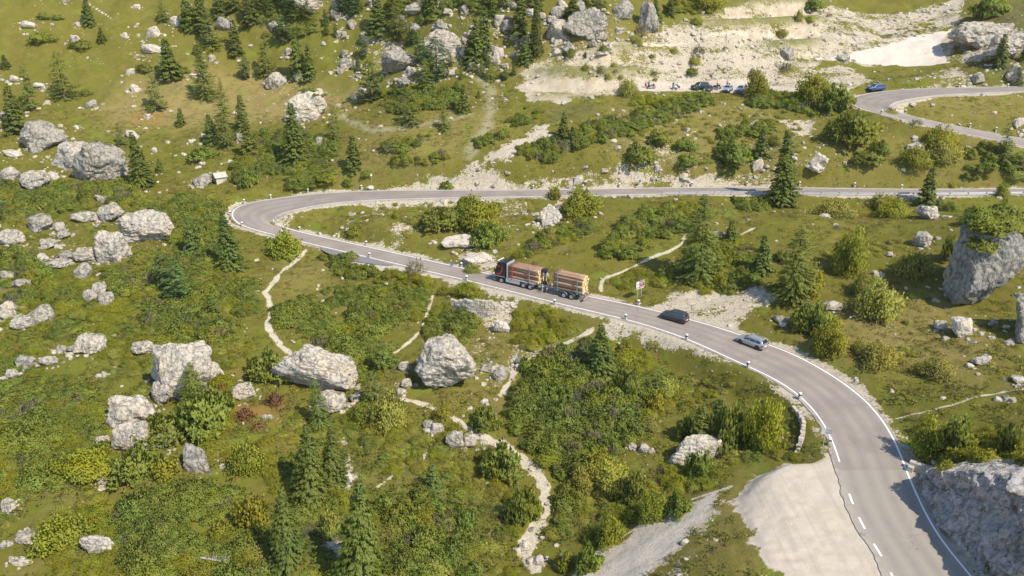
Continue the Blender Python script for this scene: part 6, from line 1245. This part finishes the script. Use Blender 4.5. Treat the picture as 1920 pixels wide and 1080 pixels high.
p = P1(1733, 884); bm = bmesh.new(); box(bm, -1.6, 1.6, -.3, .3, -.6, .8, .05); box(bm, -1.6, -1.0, -.9, -.3, -.6, .45, .04); o = bobj('concrete_wall', bm, M_conc); o.location = p; o.rotation_euler = (0, 0, R(-38)); tag(o, 'short weathered concrete wall stub where the roadside cliff begins', 'wall')
p = P1(413, 341); hut = empty('stone_hut', p, R(-52), .78); tag(hut, 'tiny pale stone hut with gable roof and open dark front', 'hut')
bm = bmesh.new(); [box(bm, *b_) for b_ in ((-1.4,-1.1,-1.5,1.5,-.4,1.7),(1.1,1.4,-1.5,1.5,-.4,1.7),(-1.1,1.1,1.2,1.5,-.4,1.7),(-1.1,1.1,-1.1,-.5,-.4,.55))]; bobj('wall', bm, M_rockw, hut)
bm = bmesh.new(); f = bm.faces.new([bm.verts.new(q) for q in ((-1.4,-1.42,1.7),(1.4,-1.42,1.7),(0,-1.42,2.7))]); r_ = bmesh.ops.extrude_face_region(bm, geom=[f]); bmesh.ops.translate(bm, verts=[v_ for v_ in r_['geom'] if isinstance(v_, bmesh.types.BMVert)], vec=(0,.2,0)); bmesh.ops.recalc_face_normals(bm, faces=bm.faces[:]); bobj('gable', bm, M_white, hut)
for s_ in (-1, 1): bm = bmesh.new(); M_ = Matrix.Translation((0, 0, 2.78)) @ Matrix.Rotation(s_*R(35.5), 4, 'Y'); box(bm, 0 if s_ > 0 else -2.15, 2.15 if s_ > 0 else 0, -1.85, 1.8, -.05, .07, .01, 0, M_); bobj('roof', bm, M_conc, hut)
p = P1(405, 1062); bm = bmesh.new(); tube(bm, (-1.6,.3,.4), (1.4,-.5,.5), .12, 8, .05); rng = random.Random(2)
for k in range(26): t_ = rng.random(); b_ = Vector((-1.6,.3,.4)).lerp(Vector((1.4,-.5,.5)), t_); tube(bm, b_, b_+Vector((rng.uniform(-.3,1.0), rng.uniform(-.8,.8), rng.uniform(-.1,.7))), .03, 5, .01)
o = bobj('dead_tree', bm, M_dead); o.location = p+Vector((0,0,.5)); tag(o, 'fallen bleached dead tree with bare twigs lying in the lower pine thicket', 'dead tree')
finish_labels()
# thin summer haze over the valley
bm = bmesh.new(); box(bm, -520, 520, -60, 560, -60, 185); s = NT('haze air'); s.t.nodes.remove(s.b); v = s.n('ShaderNodeVolumePrincipled'); v.inputs['Color'].default_value = (1,.94,.80,1); v.inputs['Density'].default_value = .00007
s.l(v.outputs[0], s.t.nodes['Material Output'].inputs['Volume']); hz = bobj('haze', bm, s.m); tag(hz, 'thin pale summer haze filling the air over the slope', 'haze', kind='stuff')
